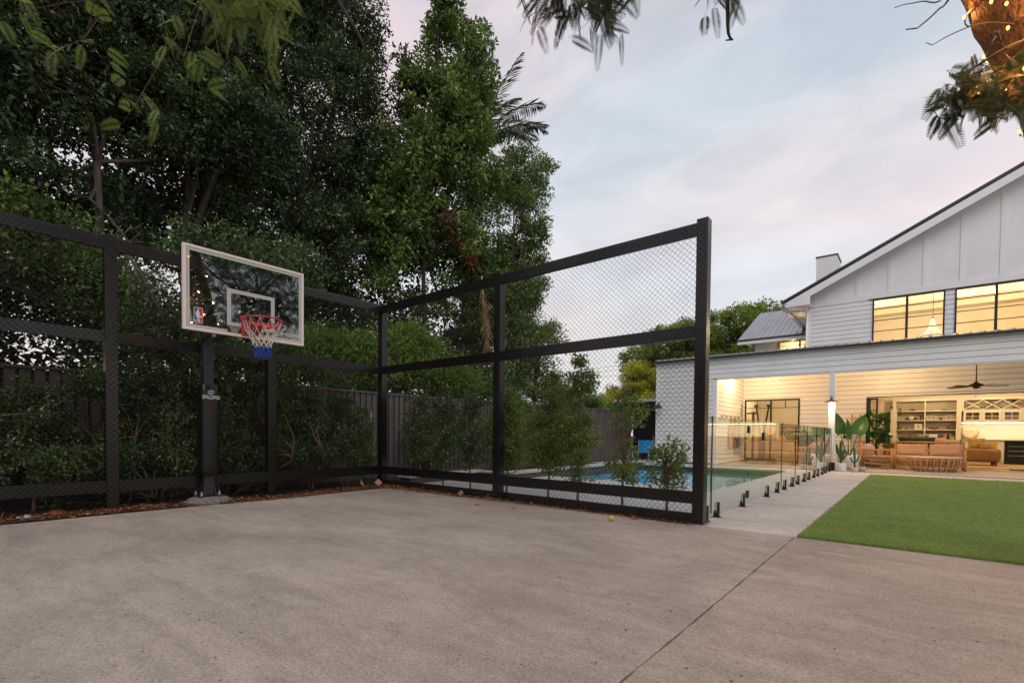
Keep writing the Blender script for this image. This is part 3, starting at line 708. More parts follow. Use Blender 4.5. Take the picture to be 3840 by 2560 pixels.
# ================================================================== small things on the court
b = MB().blob((0, 0, 0), 0.0335, 0.0335, 0.0335, 24, 16)
T = thing('tennis_ball', 'yellow-green tennis ball lying beside the bottom of the fence', 'ball', (-2.83, 5.36, 0.0335), R(35))
b.build('felt', pbr('ball_felt', (0.50, 0.55, 0.06), 0.95, var=0.15, scale=60, bump=0.6, bscale=900), T, local=True)
s_ = []
for i in range(49):
    a = 2*PI*i/48; x = math.cos(a)+0.35*math.cos(3*a)*0; v = Vector((math.cos(a)*0.85+0.15*math.cos(3*a), math.sin(a)*0.85-0.15*math.sin(3*a), 0.62*math.sin(2*a))).normalized()*0.0336; s_.append(v)
MB().tube(s_, 0.0012, 5, cap=False).build('seam', pbr('seam_white', (0.7, 0.7, 0.6), 0.8), T, local=True)
T = thing('plastic_bottle', 'crushed clear plastic bottle lying in the leaf litter by the fence', 'bottle', (-7.86, 0.70, 0.035), R(88))
b = MB(); prf = [(0.0, 0), (0.03, 0.004), (0.033, 0.02), (0.028, 0.05), (0.034, 0.07), (0.030, 0.10), (0.034, 0.13), (0.026, 0.16), (0.013, 0.19), (0.013, 0.205), (0.0, 0.206)]
vs = []
b.lathe((0, 0, 0), prf, 14)
b.v = [(p[2], p[0]*(1+0.2*math.sin(p[2]*60)), p[1]*0.85+0.004*math.sin(p[2]*90+p[0]*80)) for p in b.v]
b.build('bottle_body', glassmat('clear_plastic', (0.75, 0.76, 0.78), 1.45, 1.6, 0.15, 0.10), T, local=True)
b = MB().lathe((0, 0, 0), [(0.0345, 0.075), (0.0335, 0.10), (0.0345, 0.125)], 14); b.v = [(p[2], p[0], p[1]*0.87) for p in b.v]
b.build('paper_label', pbr('bottle_label', (0.45, 0.32, 0.28), 0.7, var=0.4, scale=80), T, local=True)
# leaf litter along the fence foot (uncountable) + single dry leaves
m_litter = leafmat('litter', (0.10, 0.038, 0.014), (0.30, 0.13, 0.045), 0.8, 0.05, (0.42, 0.26, 0.13), 0.85, 0.2)
rg = np.random.default_rng(11); n = 5200
yy = rg.uniform(-1.0, 5.6, n); edge = np.interp(yy, [-1, 0.57, 1.12, 1.77, 2.98, 3.74, 5.36, 5.8], [-7.62, -7.67, -7.76, -7.79, -7.60, -7.55, -7.70, -7.6])
xx = edge-np.abs(rg.normal(size=n))*0.13+0.035*rg.normal(size=n); P1 = np.stack([xx, yy, 0.004+rg.random(n)*0.02+0.02*np.clip((edge-xx)*6, 0, 1)], 1)
n2 = 3000; x2 = -8.0+6.0*rg.random(n2)**1.7; d2 = np.interp(x2, [-8, -7.5, -5.8, -4.2, -2.9, -2], [0.16, 0.27, 0.19, 0.10, 0.05, 0.03]); y2 = YB-0.01-np.abs(rg.normal(size=n2))*d2*0.42
P2 = np.stack([x2, y2, 0.003+rg.random(n2)*0.018+0.03*np.clip(1-(YB-y2)*9, 0, 1)*np.clip(-(x2+4)/4, 0, 1)], 1)
P = np.concatenate([P1, P2]); n = len(P); D = rg.normal(size=(n, 3)); D[:, 2] *= 0.18; N = rg.normal(size=(n, 3))*0.45; N[:, 2] += 1
thin = rg.random(n) < 0.5; L = np.where(thin, rg.uniform(.04, .11, n), rg.uniform(.025, .06, n)); Wd = np.where(thin, 0.005, rg.uniform(.014, .03, n))
stuff(leaf_obj('leaf_litter', P, D, N, L, Wd, m_litter), 'brown dry leaf litter gathered along the foot of the court fences', 'leaf litter')
def dryleaf(loc, s, rz, label, col, tilt=0.3, cat='leaf', grp=None, nm='dry_leaf'):
    b = MB(); n = 9; T_ = Matrix.Rotation(rz, 3, 'Z') @ Matrix.Rotation(tilt, 3, 'X'); pts = []
    prof = [(0, 0), (.18, .06), (.30, .22), (.48, .30), (.40, .42), (.52, .62), (.30, .60), (.20, .80), (.0, 1.0)]
    ol = [(a, c_) for a, c_ in prof]+[(-a, c_) for a, c_ in prof[-2:0:-1]]
    vs = [(0, .45*s, 0.02*s)]+[(a*s, c_*s, 0.22*s*abs(a)*math.sin(c_*5+rz)) for a, c_ in ol]
    vs = [T_ @ Vector(v) for v in vs]; zm = min(v.z for v in vs)
    b.add([v+Vector((0, 0, -zm)) for v in vs], [(0, i, i % len(ol)+1) for i in range(1, len(ol)+1)])
    o = b.build(nm, col); o.location = loc; return tag(o, label, cat, grp)
m_dl = pbr('dry_leaf_brown', (0.26, 0.12, 0.06), 0.8, var=0.3, scale=30); m_dl2 = pbr('dry_leaf_pale', (0.38, 0.22, 0.14), 0.8, var=0.3, scale=30)
m_dlr = pbr('dry_leaf_red', (0.30, 0.075, 0.035), 0.8, var=0.3, scale=30)
for args in (((-7.98, 5.34, 0.03), 0.15, 2.2, 'large pale curled dry leaf standing left of the fence corner', m_dl2, 1.1), ((-7.90, 5.60, 0.03), 0.14, 1.0, 'pale curled dry leaf right at the fence corner', m_dl2, 1.15),
             ((-5.75, 5.66, 0.02), 0.11, 0.4, 'brown dry leaf against the kick board left of the middle post', m_dl, 0.9), ((-5.03, 5.60, 0.02), 0.13, 2.6, 'reddish dry leaf leaning at the foot of the middle post', m_dlr, 1.2),
             ((-2.62, 5.66, 0.004), 0.11, 1.9, 'red dry leaf between the tennis ball and the end post', m_dlr, 0.5), ((-7.95, 1.05, 0.02), 0.26, 1.4, 'long rusty dry leaf in the litter right of the plastic bottle', m_dlr, 0.2),
             ((-4.9, 5.2, 0.002), 0.09, 1.1, 'pale flat dry leaf on the concrete in front of the middle post', m_dl2, 0.05), ((-4.3, 5.25, 0.002), 0.08, 0.2, 'small tan dry leaf on the concrete right of the middle post', m_dl, 0.1)):
    dryleaf(*args)
# flecks and twigs scattered on the slab (many, tiny)
rg = np.random.default_rng(21); n = 1100
P = np.stack([rg.uniform(-7.4, 4, n), rg.uniform(0.6, 5.6, n)**1.0, np.full(n, 0.003)], 1); D = rg.normal(size=(n, 3)); D[:, 2] = 0; N = np.tile([0, 0, 1.], (n, 1))+rg.normal(size=(n, 3))*0.1
stuff(leaf_obj('slab_debris', P, D, N, rg.uniform(.006, .04, n)*rg.random(n)**.5, rg.uniform(.003, .010, n), leafmat('debris', (0.02, 0.014, 0.01), (0.12, 0.07, 0.04), 0.9, 0.0, (0.4, 0.35, 0.3), 0.9, 0.1)), 'tiny twigs and leaf flecks scattered over the concrete', 'debris')
m_petal = leafmat('jacaranda_petal', (0.16, 0.12, 0.42), (0.26, 0.20, 0.55), 0.6, 0.2)
for i, (x, y, lb) in enumerate(((-1.98, 2.98, 'purple petal lying on the concrete in the middle of the court'), (-0.99, 3.72, 'purple petal beside the long slab joint'), (-1.10, 1.95, 'purple petal near the camera left of the joint'),
                            (-3.8, 4.9, 'tiny purple petal before the fence, left of the tennis ball'), (-1.6, 7.1, 'purple petal on the path beside the glass panels'))):
    rg = np.random.default_rng(i); n = 3; P = np.tile([x, y, 0.004], (n, 1))+rg.normal(size=(n, 3))*[.008, .008, .001]; D = rg.normal(size=(n, 3)); D[:, 2] = .1; N = np.tile([0, 0, 1.], (n, 1))+rg.normal(size=(n, 3))*.4
    tag(leaf_obj('fallen_petal', P, D, N, np.full(n, .022), np.full(n, .010), m_petal), lb, 'petal', 'fallen jacaranda petals')

# ================================================================== frameless glass pool fence
GX = -1.95
def spigot(T, y):
    b = MB().box(GX-0.05, GX+0.05, y-0.05, y+0.05, 0.0, 0.010).box(GX+0.010, GX+0.034, y-0.025, y+0.025, 0.01, 0.195).box(GX-0.034, GX-0.010, y-0.025, y+0.025, 0.01, 0.085).box(GX-0.0095, GX+0.0095, y-0.024, y+0.024, 0.01, 0.062)
    return b.build('spigot', m_blackframe, T, bevel=0.003)
PF = thing('pool_fence', 'frameless clear glass pool fence with black floor spigots beside the path', 'fence', (GX, 11.7, 0))
def panel(y0, y1, label, spig=(0.22, 0.78), z0=0.075, z1=1.285, name='glass_panel', edges=True):
    T = MB().box(GX-0.006, GX+0.006, y0+0.004, y1-0.004, z0, z1).build(name, m_glass, PF); T['label'] = label
    if edges: MB().box(GX-0.010, GX+0.010, y1-0.010, y1+0.0035, z0, z1).build('dark_edge', m_glassedge, T)
    for s in spig: spigot(T, y0+(y1-y0)*s)
    return T
panel(5.93, 6.29, 'narrow clear glass fence panel right behind the black end post', (0.45,))
panel(6.31, 7.99, 'widest clear glass fence panel next to the gate, nearest the court', (0.13, 0.86), edges=False)
G = panel(8.03, 8.94, 'clear glass gate with two black hinges in the pool fence', (), name='glass_gate', edges=False)
for z in (1.14, 0.16):
    MB().box(GX-0.02, GX+0.02, 7.965, 8.055, z-0.055, z+0.055).build('hinge', m_blackframe, G, bevel=0.004)
MB().box(GX-0.022, GX+0.022, 8.90, 9.0, 0.97, 1.10).build('latch', m_blackframe, G, bevel=0.004)
lb = ['first', 'second', 'third', 'fourth', 'fifth', 'last']
for i, (a, c_) in enumerate(((8.97, 10.43), (10.45, 11.84), (11.86, 13.26), (13.28, 14.69), (14.71, 16.11), (16.13, 17.55))):
    panel(a, c_, f'{lb[i]} clear glass pool fence panel beyond the gate' if i < 5 else 'last clear glass pool fence panel, ending at the white veranda post')

# ================================================================== house
H = thing('house', 'white weatherboard two-storey house with lit windows and open veranda', 'house', (0, 21, 0))
YF = 17.78; YW = 21.2
def boards(b, ax, c, out, t0, t1, z0, z1, holes=(), pitch=0.158, th=0.02, gap=0.012):
    """lapped boards; ax 0: wall along x at y=c facing out(-1/+1 in y); ax 1: along y at x=c. Each board a box over a recessed backing"""
    z = z0
    while z < z1-0.01:
        za, zb = z+gap, min(z+pitch, z1); segs = [(t0, t1)]
        for (h0, h1, hz0, hz1) in holes:
            if hz0 < zb-0.02 and hz1 > za+0.02:
                ns = []
                for s0, s1 in segs:
                    if h1 <= s0 or h0 >= s1: ns.append((s0, s1)); continue
                    if h0 > s0: ns.append((s0, h0))
                    if h1 < s1: ns.append((h1, s1))
                segs = ns
        for s0, s1 in segs:
            if s1-s0 < 0.01: continue
            d0, d1 = c+out*th, c+out*(th*0.45)
            if ax == 0: b.add([(s0,c,za),(s1,c,za),(s1,c,zb),(s0,c,zb),(s0,d0,za),(s1,d0,za),(s1,d1,zb),(s0,d1,zb)], [(0,1,2,3),(4,5,6,7),(0,1,5,4),(1,2,6,5),(2,3,7,6),(3,0,4,7)])
            else: b.add([(c,s0,za),(c,s1,za),(c,s1,zb),(c,s0,zb),(d0,s0,za),(d0,s1,za),(d1,s1,zb),(d1,s0,zb)], [(0,1,2,3),(4,5,6,7),(0,1,5,4),(1,2,6,5),(2,3,7,6),(3,0,4,7)])
        z += pitch
    return b
# beam / fascia boards across the veranda and the solid left wing
Z0b = 3.01
boards(MB(), 0, YF, -1, -7.50, 8, Z0b, 3.70, pitch=0.165).build('veranda_beam_boards', m_white, H)
MB().box(-5.385, 8, YF+0.001, YF+0.2, Z0b, 3.72).build('veranda_beam', m_groove_shade, H)
MB().box(-5.38, 8, YF-0.03, YF+0.21, Z0b-0.025, Z0b-0.001).build('beam_trim', m_white2, H)
boards(MB(), 0, YF, -1, -7.50, -5.50, 0.06, 3.005).build('wing_wall_boards', m_white, H)
MB().box(-7.55, -5.40, YF+0.001, YF+0.12, 0.0, 3.72).build('wing_wall', m_groove_shade, H)
MB().box(-7.585, -7.50, YF-0.025, YF+0.13, 0.0, 3.70).build('corner_trim', m_white2, H)
MB().box(-5.50, -5.365, YF-0.026, YF+0.135, 0.02, Z0b-0.03).build('corner_trim', m_white2, H)
boards(MB(), 1, -7.56, -1, YF+0.13, 26, 0.06, 3.68).build('side_wall_boards', m_white, H)
MB().box(-7.559, -7.44, YF+0.13, 26, 0.0, 3.72).build('side_wall', m_groove_shade, H)
# recess left wall (inside of veranda), facing +X
m_warmwall = m_white
boards(MB(), 1, -5.40, 1, YF+0.135, YW, 0.04, 3.40).build('veranda_side_boards', m_white, H)
MB().box(-5.50, -5.401, YF+0.136, YW, 0.02, 3.42).build('veranda_side_wall', m_groove_shade, H)
# back wall of veranda with gym window hole and big opening
holes = ((-5.30, -3.38, 0.0, 2.47), (-1.33, 5.5, 0.0, 2.43))
boards(MB(), 0, YW, -1, -5.378, 8, 0.04, 3.40, holes, pitch=0.165).build('veranda_back_boards', m_white, H)
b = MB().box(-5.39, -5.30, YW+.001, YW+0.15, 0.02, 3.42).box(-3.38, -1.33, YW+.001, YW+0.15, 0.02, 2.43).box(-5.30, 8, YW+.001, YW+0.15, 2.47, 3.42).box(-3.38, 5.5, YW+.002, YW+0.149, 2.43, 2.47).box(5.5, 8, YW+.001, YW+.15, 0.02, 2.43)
b.build('veranda_back_wall', m_groove_shade, H)
MB().box(-5.5, 8, YF+0.21, YW+0.001, 3.42, 3.45).build('veranda_ceiling', m_white2, H)
MB().box(-5.30, -3.38, YW-.019, YW+.0005, 2.472, 2.512).build('opening_head_board', m_white, H); MB().box(-1.33, 5.5, YW-.019, YW+.0005, 2.436, 2.512).build('opening_head_board', m_white, H)
# posts
P_ = MB().box(-2.055, -1.90, YF-0.035, YF+0.12, 0.25, Z0b-0.026).build('veranda_post', m_white2, H, bevel=0.004)
MB().box(-2.075, -1.88, YF-0.055, YF+0.14, 0.0, 0.25).build('post_base', m_blackframe, P_)
# veranda roof: ribbed metal, low slope from front edge up to the upper wall
b = MB(); z0r, z1r = 3.775, 4.30; y0r, y1r = YF-0.14, YW
b.add([(-7.72,y0r,z0r-0.02),(8,y0r,z0r-0.02),(8,y1r,z1r-0.02),(-7.72,y1r,z1r-0.02),(-7.72,y0r,z0r),(8,y0r,z0r),(8,y1r,z1r),(-7.72,y1r,z1r)], [(0,3,2,1),(4,5,6,7),(0,1,5,4),(1,2,6,5),(2,3,7,6),(3,0,4,7)])
x = -7.6
while x < 8:
    b.add([(x,y0r,z0r),(x+0.075,y0r,z0r),(x+0.055,y0r,z0r+0.05),(x+0.02,y0r,z0r+0.05),(x,y1r,z1r),(x+0.075,y1r,z1r),(x+0.055,y1r,z1r+0.036),(x+0.02,y1r,z1r+0.036)], [(0,1,2,3),(4,7,6,5),(1,5,6,2),(2,6,7,3),(3,7,4,0)]); x += 0.27
b.build('veranda_roof', m_zinc, H)
MB().box(-7.74, 8, y0r-0.03, y0r-0.001, z0r-0.085, z0r+0.004).build('roof_edge_trim', m_roofdark, H)
b = MB().box(-7.70, 8, y0r, YF-0.025, z0r-0.08, z0r-0.025)
b.build('veranda_soffit', m_white2, H)
# upper wall
for a_, c_ in ((-3.09, -1.23), (0.66, 0.90), (2.79, 8)):
    boards(MB(), 0, YW, -1, a_, c_, 4.22, 5.80, pitch=0.157).build('upper_wall_boards', m_white, H); MB().box(a_-(.05 if a_ < -3 else 0), c_, YW+.001, YW+0.12, 4.2, 5.86).build('upper_wall', m_groove_shade, H)
MB().box(-3.165, -3.09, YW-0.03, YW+0.12, 4.18, 5.85).build('corner_trim', m_white2, H)
MB().box(-3.17, 8, YW-0.028, YW-0.001, 5.80, 6.03).build('band_board', m_white2, H)
b = MB(); zr = lambda x: 6.0+0.49*(x+3.95)      # roof line
b.prism([(-3.17, 6.03), (8, 6.03), (8, zr(4)-0.2-0.49*4), (4, zr(4)-0.12), (-3.17, zr(-3.17)-0.12)], 1, YW, YW+0.1)
b.build('gable_panel', m_white, H)
for i in range(9):
    x = -2.58+0.908*i-0.06
    if x < 4: MB().box(x, x+0.115, YW-0.022, YW-0.001, 6.031, zr(x)-0.16).build('gable_batten', m_white2, H)
# main roof with deep eave, barge boards and boxed eave end
yb0 = 20.68; b = MB()
b.prism([(-3.98, 5.98), (4, zr(4)-0.03), (11.9, 5.98), (11.9, 6.07), (4, zr(4)+0.07), (-3.98, 6.07)], 1, yb0-0.02, 30)
b.build('main_roof', m_roofdark, H)
b = MB().prism([(-3.92, 5.955), (4, zr(4)-0.045), (4, zr(4)-0.30), (-3.40, 5.955)], 1, yb0, yb0+0.035).build('barge_board', m_white2, H)
MB().prism([(-3.86, 5.99-0.16), (-3.86, 5.90), (-3.05, 6.29), (-3.05, 5.90-0.07)], 1, yb0+0.001, yb0+0.03).build('eave_return', m_white2, H)
b = MB().prism([(-3.9, 5.95), (-3.165, 6.31), (4, zr(4)-0.13), (4, zr(4)-0.17), (-3.1, 6.27), (-3.9, 5.90)], 1, yb0+0.036, YW+0.4)
b.build('raked_soffit', m_white2, H)
MB().box(-3.86, -3.05, yb0+0.031, YW-0.03, 5.815, 5.85).build('eave_box', m_white2, H)
MB().add([(-3.93,YW-0.02,5.95),(-3.10,YW-0.02,5.80),(-3.10,30,5.80),(-3.93,30,5.95)], [(0,1,2,3)]).add([(-3.93,YW-0.02,5.96),(-3.93,30,5.96),(-3.10,30,6.4),(-3.10,YW-0.02,6.4)], [(0,1,2,3)]).build('side_soffit', m_white2, H)
MB().box(-4.06, -3.95, yb0, 27.5, 5.90, 5.985).build('gutter', m_white2, H)
MB().tube([(-3.98, 21.05, 5.92), (-3.98, 21.05, 5.80), (-3.85, 21.07, 5.74), (-3.30, 21.12, 5.72), (-3.20, 21.15, 5.66), (-3.20, 21.15, 4.5), (-3.24, 21.0, 4.36)], 0.038, 8).build('downpipe', m_white2, H)
MB().box(-3.165, -3.04, YW+0.12, 30, 4.2, 6.3).build('upper_side_wall', m_white, H)
# windows (frame, mullions, panes)
def window(nm, x0, x1, z0, z1, y, mull, trans, fw_=0.045, dv=0.07, parent=H, tw=0.022, glass=m_winglass):
    b = MB(); yy0, yy1 = y-0.035, y+0.03
    b.box(x0, x1, yy0, yy1, z0, z0+fw_).box(x0, x1, yy0, yy1, z1-fw_, z1).box(x0, x0+fw_, yy0, yy1, z0+fw_, z1-fw_).box(x1-fw_, x1, yy0, yy1, z0+fw_, z1-fw_)
    for m in mull: b.box(m-dv/2, m+dv/2, yy0+.002, yy1-.002, z0+fw_, z1-fw_)
    F = b.build(nm, m_blackframe, parent)
    b = MB(); bounds = [x0+fw_]+[v for m in mull for v in (m-dv/2, m+dv/2)]+[x1-fw_]
    for t_ in trans:
        for i in range(0, len(bounds), 2): b.box(bounds[i], bounds[i+1], yy0+.008, yy1-.008, t_-tw/2, t_+tw/2)
    b.build('glazing_bars', m_blackframe, F)
    MB().box(x0+fw_, x1-fw_, y-.004, y+.002, z0+fw_, z1-fw_).build('pane', glass, F)
    return F
window('window', -1.23, 0.66, 4.24, 5.80, YW-.01, (-0.30,), (5.455, 5.06, 4.69))
window('window', 0.90, 2.79, 4.24, 5.80, YW-.01, (1.845,), (5.455, 5.06, 4.69))
MB().box(-1.35, 2.9, YW-0.05, YW-0.029, 5.80, 5.825).build('window_head', m_blackframe, H)
# upper room
m_glow = m_interior
zc = lambda x: zr(x)-0.30
b = MB().prism([(-2.95, 4.2), (6, 4.2), (6, zc(2)), (4, zc(4)), (-2.95, zc(-2.95))], 1, 26.5, 26.6).box(-3.03, -2.951, YW+.13, 26.5, 4.2, zc(-2.95)).box(6, 6.1, YW+.13, 26.5, 4.2, 8.5).prism([(-2.95, zc(-2.95)), (4, zc(4)), (6, zc(2)), (6, zc(2)+.06), (4, zc(4)+.06), (-2.95, zc(-2.95)+.06)], 1, YW+.13, 26.5).box(-2.95, 6, YW+.13, 26.5, 4.05, 4.15)
b.build('upper_room_lining', m_interior, H)
for y in (22.4, 23.9, 25.4): MB().box(-2.3, 6, y, y+.14, 6.10, 6.38).build('ceiling_beam', m_interior, H)
WARM = (1.0, 0.61, 0.28); WARM2 = (1.0, 0.68, 0.36)
m_bulb = emit('warm_lamp_disc', (1.0, 0.72, 0.42), 14)
def downlight(x, y, z, e_, nm='ceiling_light', col=WARM2, sz=0.07):
    o = MB().lathe((x, y, z), [(0.0, 0.0), (0.05, 0.0), (0.055, 0.006), (0, 0.007)], 12).build(nm, m_bulb, H)
    lamp('downlight_lamp', 'POINT', (x, y, z-0.09), e_, col, H, sz)
for x, y in ((-1.2, 22.8), (1.4, 22.8), (3.4, 23.5)): downlight(x, y, 6.0, 155)
# veranda and living lights
for x, e_ in ((-4.6, 155), (-0.6, 120)): downlight(x, 19.3, 3.41, e_, col=WARM)
for x, y in ((0.2, 23.2), (2.8, 23.2), (0.3, 25.6), (2.4, 25.6), (4.8, 24.5)): downlight(x, y, 2.89, 66)
downlight(-4.3, 22.7, 2.85, 110)
# gym room behind the left window
b = MB().box(-5.6, -2.2, 25.2, 25.3, 0.02, 2.95).box(-5.7, -5.6, YW+.15, 25.2, 0.02, 2.95).box(-2.2, -2.1, YW+.15, 25.2, 0.02, 2.95).box(-5.6, -2.2, YW+.15, 25.2, 2.95, 3.0).box(-5.6, -2.2, YW+.15, 25.2, -0.05, 0.02)
b.build('gym_room_lining', m_interior, H)
window('window', -5.30, -3.38, 0.04, 2.455, YW-.01, (-4.36,), (2.13,), 0.05, 0.06)
b = MB()
for x in (-4.86, -3.86): b.box(x-.012, x+.012, YW-.035, YW+.01, 2.14, 2.40)
b.build('glazing_bars', m_blackframe, H)
# living room shell
b = MB().box(-2.05, 7, 27.45, 27.55, 0.0, 2.92).box(-2.1, -2.05, YW+.15, 27.45, 0, 2.92).box(7, 7.1, YW+.15, 27.45, 0, 2.92).box(-2.05, 7, YW+.15, 27.45, 2.92, 2.97)
b.build('living_room_lining', m_interior, H)
MB().box(-2.05, 7, YW-.02, 27.45, -0.1, 0.03).build('living_room_floor', m_floor, H)
# wide opening frame and stacked doors
b = MB().box(-1.33, 5.5, YW-.05, YW+.02, 2.412, 2.433).box(-1.335, -1.275, YW-.05, YW+.14, 0.02, 2.40)
b.build('opening_frame', m_blackframe, H)
window('sliding_door', -1.27, -1.02, 0.04, 2.39, YW+.09, (), (1.98, 1.2), 0.05, 0.05)
# inner glazed door and barn door at back left
window('inner_door', -1.14, -0.80, 0.04, 2.12, 27.40, (-0.97,), (1.75, 1.35, 0.95), 0.035, 0.02, glass=pbr('dusk_painted_pane', (0.10, 0.17, 0.26), 0.1))  # blue dusk daylight behind the door is painted into the opaque pane
bd = MB().box(-0.84, -0.62, 27.02, 27.07, 0.04, 2.25).build('barn_door', m_joinery, H)
MB().tube([(-0.80, 26.98, 0.95), (-0.80, 26.98, 1.25)], 0.012, 6).box(-.81, -.79, 26.985, 27.02, .96, .98).box(-.81, -.79, 26.985, 27.02, 1.22, 1.24).build('handle', m_blackframe, bd)
MB().lathe((-0.80, 27.0, 2.28), [(0.0, 0), (0.04, 0.01), (0.04, 0.06), (0, 0.07)], 10).build('roller', m_blackframe, bd)
# tiles of splashback + LED strip under wall cupboards
# ---- left wing with gable roof behind
b = MB(); ze, zt, ye, yt = 5.53, 7.62, 25.0, 29.2
b.add([(-6.65,ye,ze),(-2,ye,ze),(-2,yt,zt),(-6.65,yt,zt),(-6.65,ye,ze+.05),(-2,ye,ze+.05),(-2,yt,zt+.05),(-6.65,yt,zt+.05)], [(0,3,2,1),(4,5,6,7),(0,1,5,4),(1,2,6,5),(2,3,7,6),(3,0,4,7)])
b.add([(-6.65,yt,zt),(-2,yt,zt),(-2,33.4,ze),(-6.65,33.4,ze),(-6.65,yt,zt+.05),(-2,yt,zt+.05),(-2,33.4,ze+.05),(-6.65,33.4,ze+.05)], [(0,3,2,1),(4,5,6,7),(0,1,5,4),(1,2,6,5),(2,3,7,6),(3,0,4,7)])
x = -6.6
while x < -2:
    b.add([(x,ye,ze+.05),(x+.05,ye,ze+.05),(x+.03,ye,ze+.09),(x+.02,ye,ze+.09),(x,yt,zt+.05),(x+.05,yt,zt+.05),(x+.03,yt,zt+.09),(x+.02,yt,zt+.09)], [(0,1,2,3),(4,7,6,5),(1,5,6,2),(2,6,7,3),(3,7,4,0)]); x += 0.235
b.build('wing_roof', m_zinc, H)
MB().box(-6.67, -2, ye-.03, ye-.001, ze-.02, ze+.055).build('wing_roof_edge', m_roofdark, H)
MB().box(-6.66, -2, ye+.001, ye+.10, ze-.17, ze-.021).build('wing_gutter', m_white2, H)
MB().box(-6.0, -5.02, 25.55, 25.7, 3.8, 5.62).build('wing_upper_wall', m_white, H)
MB().box(-5.019, -3.2, 25.55, 25.7, 5.40, 5.62).build('wing_upper_wall', m_white, H)
MB().add([(-6.64,ye+.1,ze-.03),(-2,ye+.1,ze-.03),(-2,25.55,ze+.20),(-6.64,25.55,ze+.20)], [(0,1,2,3)]).build('wing_soffit', m_white2, H)
MB().prism([(25.1, 5.55), (29.2, 7.6), (33.3, 5.55)], 0, -6.62, -6.56).build('wing_gable', m_white, H)
window('wing_window', -5.02, -3.5, 4.45, 5.40, 25.53, (-4.12,), (5.17, 4.95), 0.04, 0.06, glass=m_winglass)
b = MB().box(-5.1, -3.3, 26.4, 26.5, 4.2, 5.6); b.build('wing_room_lining', m_interior, H)
lamp('wing_room_lamp', 'POINT', (-4.5, 26.0, 5.1), 40, WARM, H, 0.05)
# chimney
ch = MB().box(-3.48, -2.72, 25.0, 26.3, 6.0, 8.78).build('chimney', m_white, H)
MB().box(-3.51, -2.69, 24.97, 26.33, 8.78, 8.83).build('chimney_cap', m_roofdark, ch)
# outlet on back wall
for x in (-4.45, -4.20): MB().box(x-.07, x+.07, YW-.035, YW-.018, 3.17, 3.24).build('power_point', m_white2, H)
# carport roof at left of the wing
T = thing('carport', 'low flat roofed carport with pale fascia left of the white house', 'carport', (-9.5, 22, 0))
MB().box(-11.6, -7.6, 21.9, 26, 2.60, 2.74).build('roof', pbr('pale_fascia', (0.55, 0.56, 0.57), 0.5), T)
MB().box(-11.5, -7.65, 22.0, 26, 2.50, 2.598).build('ceiling_lining', m_roofdark, T)
for x in (-11.3, -8.4): MB().box(x, x+.1, 22.1, 22.2, 0, 2.5).build('post', m_blackframe, T)
T = thing('slat_screen', 'near-black vertical slat screen under the carport beside the house', 'screen fence', (-9, 20.5, 0))
b = MB(); y = 19.5; x = -9.38
while x < -7.62: b.box(x, x+0.07, 19.6, 19.64, 0, 2.0); x += 0.1
b.build('slats', m_blackframe, T); MB().box(-9.4, -7.62, 19.66, 19.68, 0, 1.98).build('backing', m_roofdark, T)
MB().box(-9.4, -7.62, 19.56, 19.70, 2.0, 2.05).build('capping', m_blackframe, T)
# gooseneck lamp on the wing wall
T = thing('wall_lamp', 'dark gooseneck barn lamp on the white wing wall, unlit', 'wall lamp', (-7.38, YF-.03, 2.0))
MB().tube([(-7.40, YF-.03, 2.05), (-7.40, YF-.10, 2.22), (-7.40, YF-.22, 2.26), (-7.40, YF-.28, 2.18)], 0.014, 6).build('arm', m_blackframe, T)
MB().lathe((-7.40, YF-.28, 2.02), [(0.17, 0), (0.15, 0.05), (0.06, 0.11), (0.03, 0.17), (0, 0.175)], 16).build('lamp_shade', m_blackframe, T)
# lit copper lamp on veranda post
T = thing('wall_lamp', 'lit copper shade barn lamp glowing on the white veranda post', 'wall lamp', (-1.98, YF-.05, 2.1))
lx, ly = -1.975, YF-.16
MB().tube([(lx, YF-.036, 2.20), (lx, YF-.08, 2.27), (lx, ly, 2.27), (lx, ly, 2.17)], 0.012, 6).build('arm', pbr('copper_dark', (0.20, 0.09, 0.05), 0.4, metal=0.7), T)
MB().lathe((lx, ly, 2.08), [(0.20, 0), (0.19, 0.012), (0.10, 0.045), (0.045, 0.075), (0.03, 0.12), (0, 0.13)], 20).build('lamp_shade', pbr('copper', (0.34, 0.14, 0.08), 0.35, metal=0.8), T)
MB().blob((lx, ly, 2.055), 0.032, 0.032, 0.04, 10, 8).build('bulb', emit('bulb_white', (1, 0.80, 0.52), 60), T)
lamp('post_lamp_light', 'POINT', (lx, ly, 2.0), 42, WARM2, T, 0.035)

# ================================================================== living room joinery and things
T = thing('bookcase', 'cream built-in bookcase with eight open shelves over cupboards', 'bookcase', (0.3, 27.1, 0.03))
b = MB().box(-0.78, -0.66, 27.0, 27.40, 0.96, 2.66).box(1.29, 1.44, 27.0, 27.40, 0.96, 2.66).box(-0.66, 1.29, 27.0, 27.40, 2.57, 2.66).box(0.285, 0.325, 27.02, 27.38, 0.96, 2.57)
b.build('carcass', m_joinery, T)
MB().box(-0.66, 1.29, 27.38, 27.40, 0.96, 2.57).build('back_panel', m_joinback, T)
for z in (1.355, 1.75, 2.14):
    MB().box(-0.66, 0.284, 27.02, 27.379, z-0.015, z+0.015).build('shelf', m_joinery, T); MB().box(0.326, 1.29, 27.02, 27.379, z-0.015, z+0.015).build('shelf', m_joinery, T)
MB().box(-0.80, 1.43, 26.86, 27.40, 0.925, 0.959).build('top', m_joinery, T)
